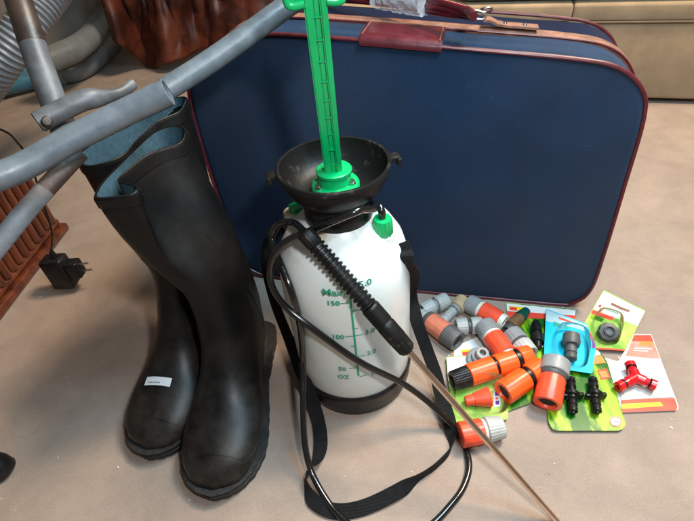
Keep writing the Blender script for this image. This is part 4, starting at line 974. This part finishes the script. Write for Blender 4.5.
# ------------------------------------------------------------------ power adapter hanging on its cord
Pa = at(62, 271, 0.045)
pw = thing('power_adapter', 'black mains adapter with two-pin plug hanging on its thin cord', 'power adapter', (Pa.x, Pa.y, 0.01))
rot = Matrix.Rotation(0.10, 3, 'Y')
tocam = (V((0, 0, CAM_H))-Pa).normalized()
ex = V((1, -0.1, 0.05)).normalized(); ez = V((-0.12, 0.02, 1)).normalized(); ey = ez.cross(ex).normalized(); ez = ex.cross(ey).normalized()
Ra = Matrix((ex, ey, ez)).transposed()
def pl(x, y, z): return Pa+Ra@V((x, y, z))
bm = NB(); box(bm, pl(-0.004, 0, 0), (0.046, 0.034, 0.070), Ra, 0.006, 3); obj('body', bm, M['blackpl'], pw, ang=50)
bm = NB(); box(bm, pl(0.030, 0, 0.004), (0.026, 0.026, 0.036), Ra, 0.004, 3); pb = obj('plug_block', bm, M['blackpl'], pw, ang=50)
for z in (-0.004, 0.013):
    bm = NB(); lathe(bm, [(0, 0), (0.0022, 0), (0.0022, 0.020), (0.001, 0.0215), (0, 0.0215)], pl(0.043, 0, z), Ra@V((1, 0, 0.08)), 14); obj('pin', bm, M['steel'], pb)
bm = NB(); lathe(bm, [(0, 0), (0.0065, 0), (0.0055, 0.008), (0.0042, 0.016), (0, 0.016)], pl(0.004, 0, 0.034), Ra@V((0, 0, 1)), 16); obj('strain_relief', bm, M['blackpl'], pw)
q0 = pl(0.004, 0, 0.05)
def atd(px, py, y): 
    r = ray(px, py); return V((0, 0, CAM_H))+r*(y/r.y)
yy = q0.y
cord = [pl(0.004, 0, 0.045), q0, atd(52, 232, yy), atd(44, 205, yy), atd(36, 180, yy), atd(30, 160, yy-0.01), atd(18, 143, yy-0.02), atd(4, 131, yy-0.04), atd(-40, 118, yy-0.08), atd(-110, 130, yy-0.1)]
bm = NB(); sweep(bm, catmull(cord, 8), 0.0019, 8); obj('cord', bm, M['hose'], pw, ang=80)

# ------------------------------------------------------------------ reeded wooden chest at the left
c0 = at(74, 228); c1 = at(6, 320); wd_ = (c1-c0).normalized(); wn = V((-wd_.y, wd_.x, 0)); wn = wn if wn.x > 0 else -wn   # towards the right
chest = thing('wooden_chest', 'reddish brown wooden chest with vertical reeding and a moulded base at the left', 'chest', c0-wn*0.15+wd_*0.2)
CHH = 0.165; CLN = 0.62; CD = 0.34
def cb(s, t, z): return c0+wd_*s-wn*t+V((0, 0, z))
RC = Matrix((wd_, -wn, V((0, 0, 1)))).transposed()
bm = NB(); box(bm, cb(CLN/2, CD/2+0.008, 0.010), (CLN, CD, 0.020), RC, 0.006, 3); obj('base_moulding', bm, M['wood'], chest)
bm = NB(); box(bm, cb(CLN/2, CD/2+0.010, 0.029), (CLN-0.016, CD-0.016, 0.016), RC, 0.006, 3); obj('base_moulding', bm, M['wood'], chest)
bm = NB(); box(bm, cb(CLN/2, CD/2+0.018, 0.11), (CLN-0.06, CD-0.06, 0.15), RC, 0.002); obj('carcass', bm, M['wood'], chest)
ns = int((CLN-0.05)/0.0235)
for i in range(ns+1):
    s = 0.026+i*0.0235
    for side in (0,):
        bm = NB(); c = cb(s, 0.026, 0.038); lathe(bm, [(0, 0), (0.0105, 0), (0.0112, 0.006), (0.0100, 0.012), (0.0108, 0.06), (0.0100, 0.128), (0.0110, 0.134), (0.0105, 0.144), (0, 0.144)], c, (0, 0, 1), 20); obj('reed', bm, M['wood'], chest)
bm = NB(); box(bm, cb(CLN/2, CD/2+0.016, 0.190), (CLN-0.045, CD-0.045, 0.012), RC, 0.004, 3); obj('top_board', bm, M['wood'], chest)
for s in (0.20, 0.27, 0.36):
    bm = NB(); lathe(bm, [(0, 0), (0.020, 0), (0.022, 0.006), (0.014, 0.014), (0.018, 0.024), (0.022, 0.036), (0.016, 0.048), (0, 0.052)], cb(s, 0.075, 0.196), (0, 0, 1), 28); obj('knob', bm, M['wood'], chest)

# ------------------------------------------------------------------ background: vacuum drum, hoses, leather heap, sofa
Pv = at(60, 66); vc = V((Pv.x-0.12, Pv.y+0.42, 0))
vac = thing('vacuum_cleaner', 'grey drum vacuum cleaner standing at the back left', 'vacuum cleaner', vc)
bm = NB(); lathe(bm, [(0, 0.03), (0.32, 0.03), (0.37, 0.06), (0.39, 0.12), (0.385, 0.30), (0.36, 0.48), (0.33, 0.52), (0, 0.54)], vc, n=64); obj('drum', bm, M['vac'], vac)
bm = NB(); lathe(bm, [(0, 0.0), (0.30, 0.0), (0.31, 0.03), (0, 0.03)], vc, n=48); obj('base', bm, M['dark'], vac)
bm = NB(); lathe(bm, [(0.0, 0.51), (0.335, 0.51), (0.35, 0.53), (0.34, 0.57), (0.20, 0.64), (0, 0.66)], vc, n=48); obj('lid', bm, M['dgrey'], vac)
# smooth hose coil round its foot
h = thing('grey_hose', 'smooth thick grey hose looped on the floor round the vacuum, with a shiny blue end', 'hose', at(60, 75))
R5 = 0.050
bm = NB(); pts = [at(57, 71, R5), at(75, 68, R5), at(95, 56, R5), at(110, 38, R5), at(116, 14, R5), at(108, -20, R5), at(80, -40, R5)]
sweep(bm, catmull(pts, 10), R5, 20); obj('hose_loop', bm, M['vachose'], h, ang=80)
bm = NB(); pts = [at(40, 63, R5*3), at(58, 56, R5*3), at(78, 47, R5*3), at(95, 32, R5*3), at(105, 12, R5*3), at(104, -12, R5*3)]
sweep(bm, catmull(pts, 10), R5*0.85, 20); obj('hose_loop', bm, M['vachose'], h, ang=80)
bm = NB(); a = at(58, 71, R5); b = at(-12, 88, R5); sweep(bm, [a, a.lerp(b, .3), b], 0.042, 20); obj('hose_end', bm, M['bluetip'], h, ang=80)
bm = NB(); lathe(bm, [(0.03, -0.012), (0.056, -0.012), (0.058, 0), (0.056, 0.014), (0.03, 0.014)], a, (b-a), 32); obj('joint_ring', bm, M['coil'], h)
# ribbed hose coming down at the left
rh = thing('ribbed_hose', 'pale ribbed flexible hose slanting down at the top left corner', 'hose', at(-10, 85))
bm = NB(); A = atd(62, -25, 1.42); B = atd(-5, 70, 1.28); C_ = at(-50, 140, 0.05); pp = catmull([A+(A-B)*0.5, A, B, C_], 130)
sweep(bm, pp, lambda f: 0.043+0.0035*math.sin(f*len(pp)*PI/2.6), 24); obj('hose_body', bm, M['coil'], rh, ang=80)
# russet leather heap
L0 = at(150, 70); lt = thing('leather_jacket', 'crumpled glossy russet leather jacket hanging down to the floor behind the boots', 'jacket', L0)
bm = NB(); nu, nv = 90, 60; G = []
bot = [(96, -6), (103, 12), (112, 34), (122, 45), (137, 57), (150, 69), (163, 64), (178, 60), (195, 52), (215, 44), (250, 36), (290, 30)]
bp3 = catmull([atd(x, y, L0.y-0.02+0.05*math.sin(i*1.7)) for i, (x, y) in enumerate(bot)], 9)
for i, b0 in enumerate(bp3):
    col = []
    f = i/(len(bp3)-1)
    top_ = V((b0.x*0.96+0.02, L0.y+0.25, 0.80))
    for j in range(nv+1):
        t = j/nv; p = b0.lerp(top_, t)
        q = V((p.x*7.5, t*1.3, 0)); fold = noise.noise(q+V((noise.noise(V((p.x*4, t*4, 5)))*1.2, 0, 0)))*0.16 + noise.noise(q*2.7)*0.07 + noise.noise(q*7)*0.022
        p = p+V((noise.noise(q*3+V((7, 0, 0)))*0.02, -abs(fold)*min(1, 0.25+t*3), 0)); p.z = max(p.z, 0.004); col.append(bm.verts.new(p))
    G.append(col)
for i in range(len(G)-1):
    for j in range(nv): bm.faces.new((G[i][j], G[i+1][j], G[i+1][j+1], G[i][j+1]))
obt = obj('leather_body', bm, M['leather'], lt, ang=180)
md = obt.modifiers.new('th', 'SOLIDIFY'); md.thickness = 0.006
# sofa
s0 = at(640, 103); s1 = at(690, 104.3); sd = (s1-s0).normalized(); sn = V((-sd.y, sd.x, 0)); sn = sn if sn.y > 0 else -sn
sofa = thing('sofa', 'beige fabric sofa base standing behind the suitcase at the top right', 'sofa', s0)
Hs = (onplane(640, 21.5, s0, sn)).z
RS = Matrix((sd, sn, V((0, 0, 1)))).transposed()
def sbox(bm, u0, u1, d0, d1, z0, z1, bev):
    box(bm, s0+sd*((u0+u1)/2)+sn*((d0+d1)/2)+V((0, 0, (z0+z1)/2)), (u1-u0, d1-d0, z1-z0), RS, bev, 4)
bm = NB(); sbox(bm, -0.95, 1.2, 0, 0.8, 0.012, Hs-0.002, 0.012); 
obj('base_panel', bm, M['sofa'], sofa)
bm = NB(); sbox(bm, -0.93, 1.18, 0.03, 0.78, 0.0, 0.011, 0); obj('plinth', bm, M['dark'], sofa)
He = onplane(640, 2.5, s0, sn).z
bm = NB(); sbox(bm, -0.95, -0.2315, -0.004, 0.8, Hs+0.002, He, 0.008); obj('rail', bm, M['sofa'], sofa)
bm = NB(); sbox(bm, -0.23, 1.2, -0.004, 0.8, Hs+0.002, He, 0.008); obj('rail', bm, M['sofa'], sofa)
bm = NB(); sweep(bm, [s0+sd*u+V((0, 0, Hs))-sn*0.002 for u in (-0.95, 0, 1.2)], 0.003, 8); obj('seam', bm, M['seam'], sofa)
bm = NB(); sbox(bm, -0.55, 1.2, 0.005, 0.75, He+0.002, He+0.12, 0.04); obj('cushion', bm, M['sofatop'], sofa)
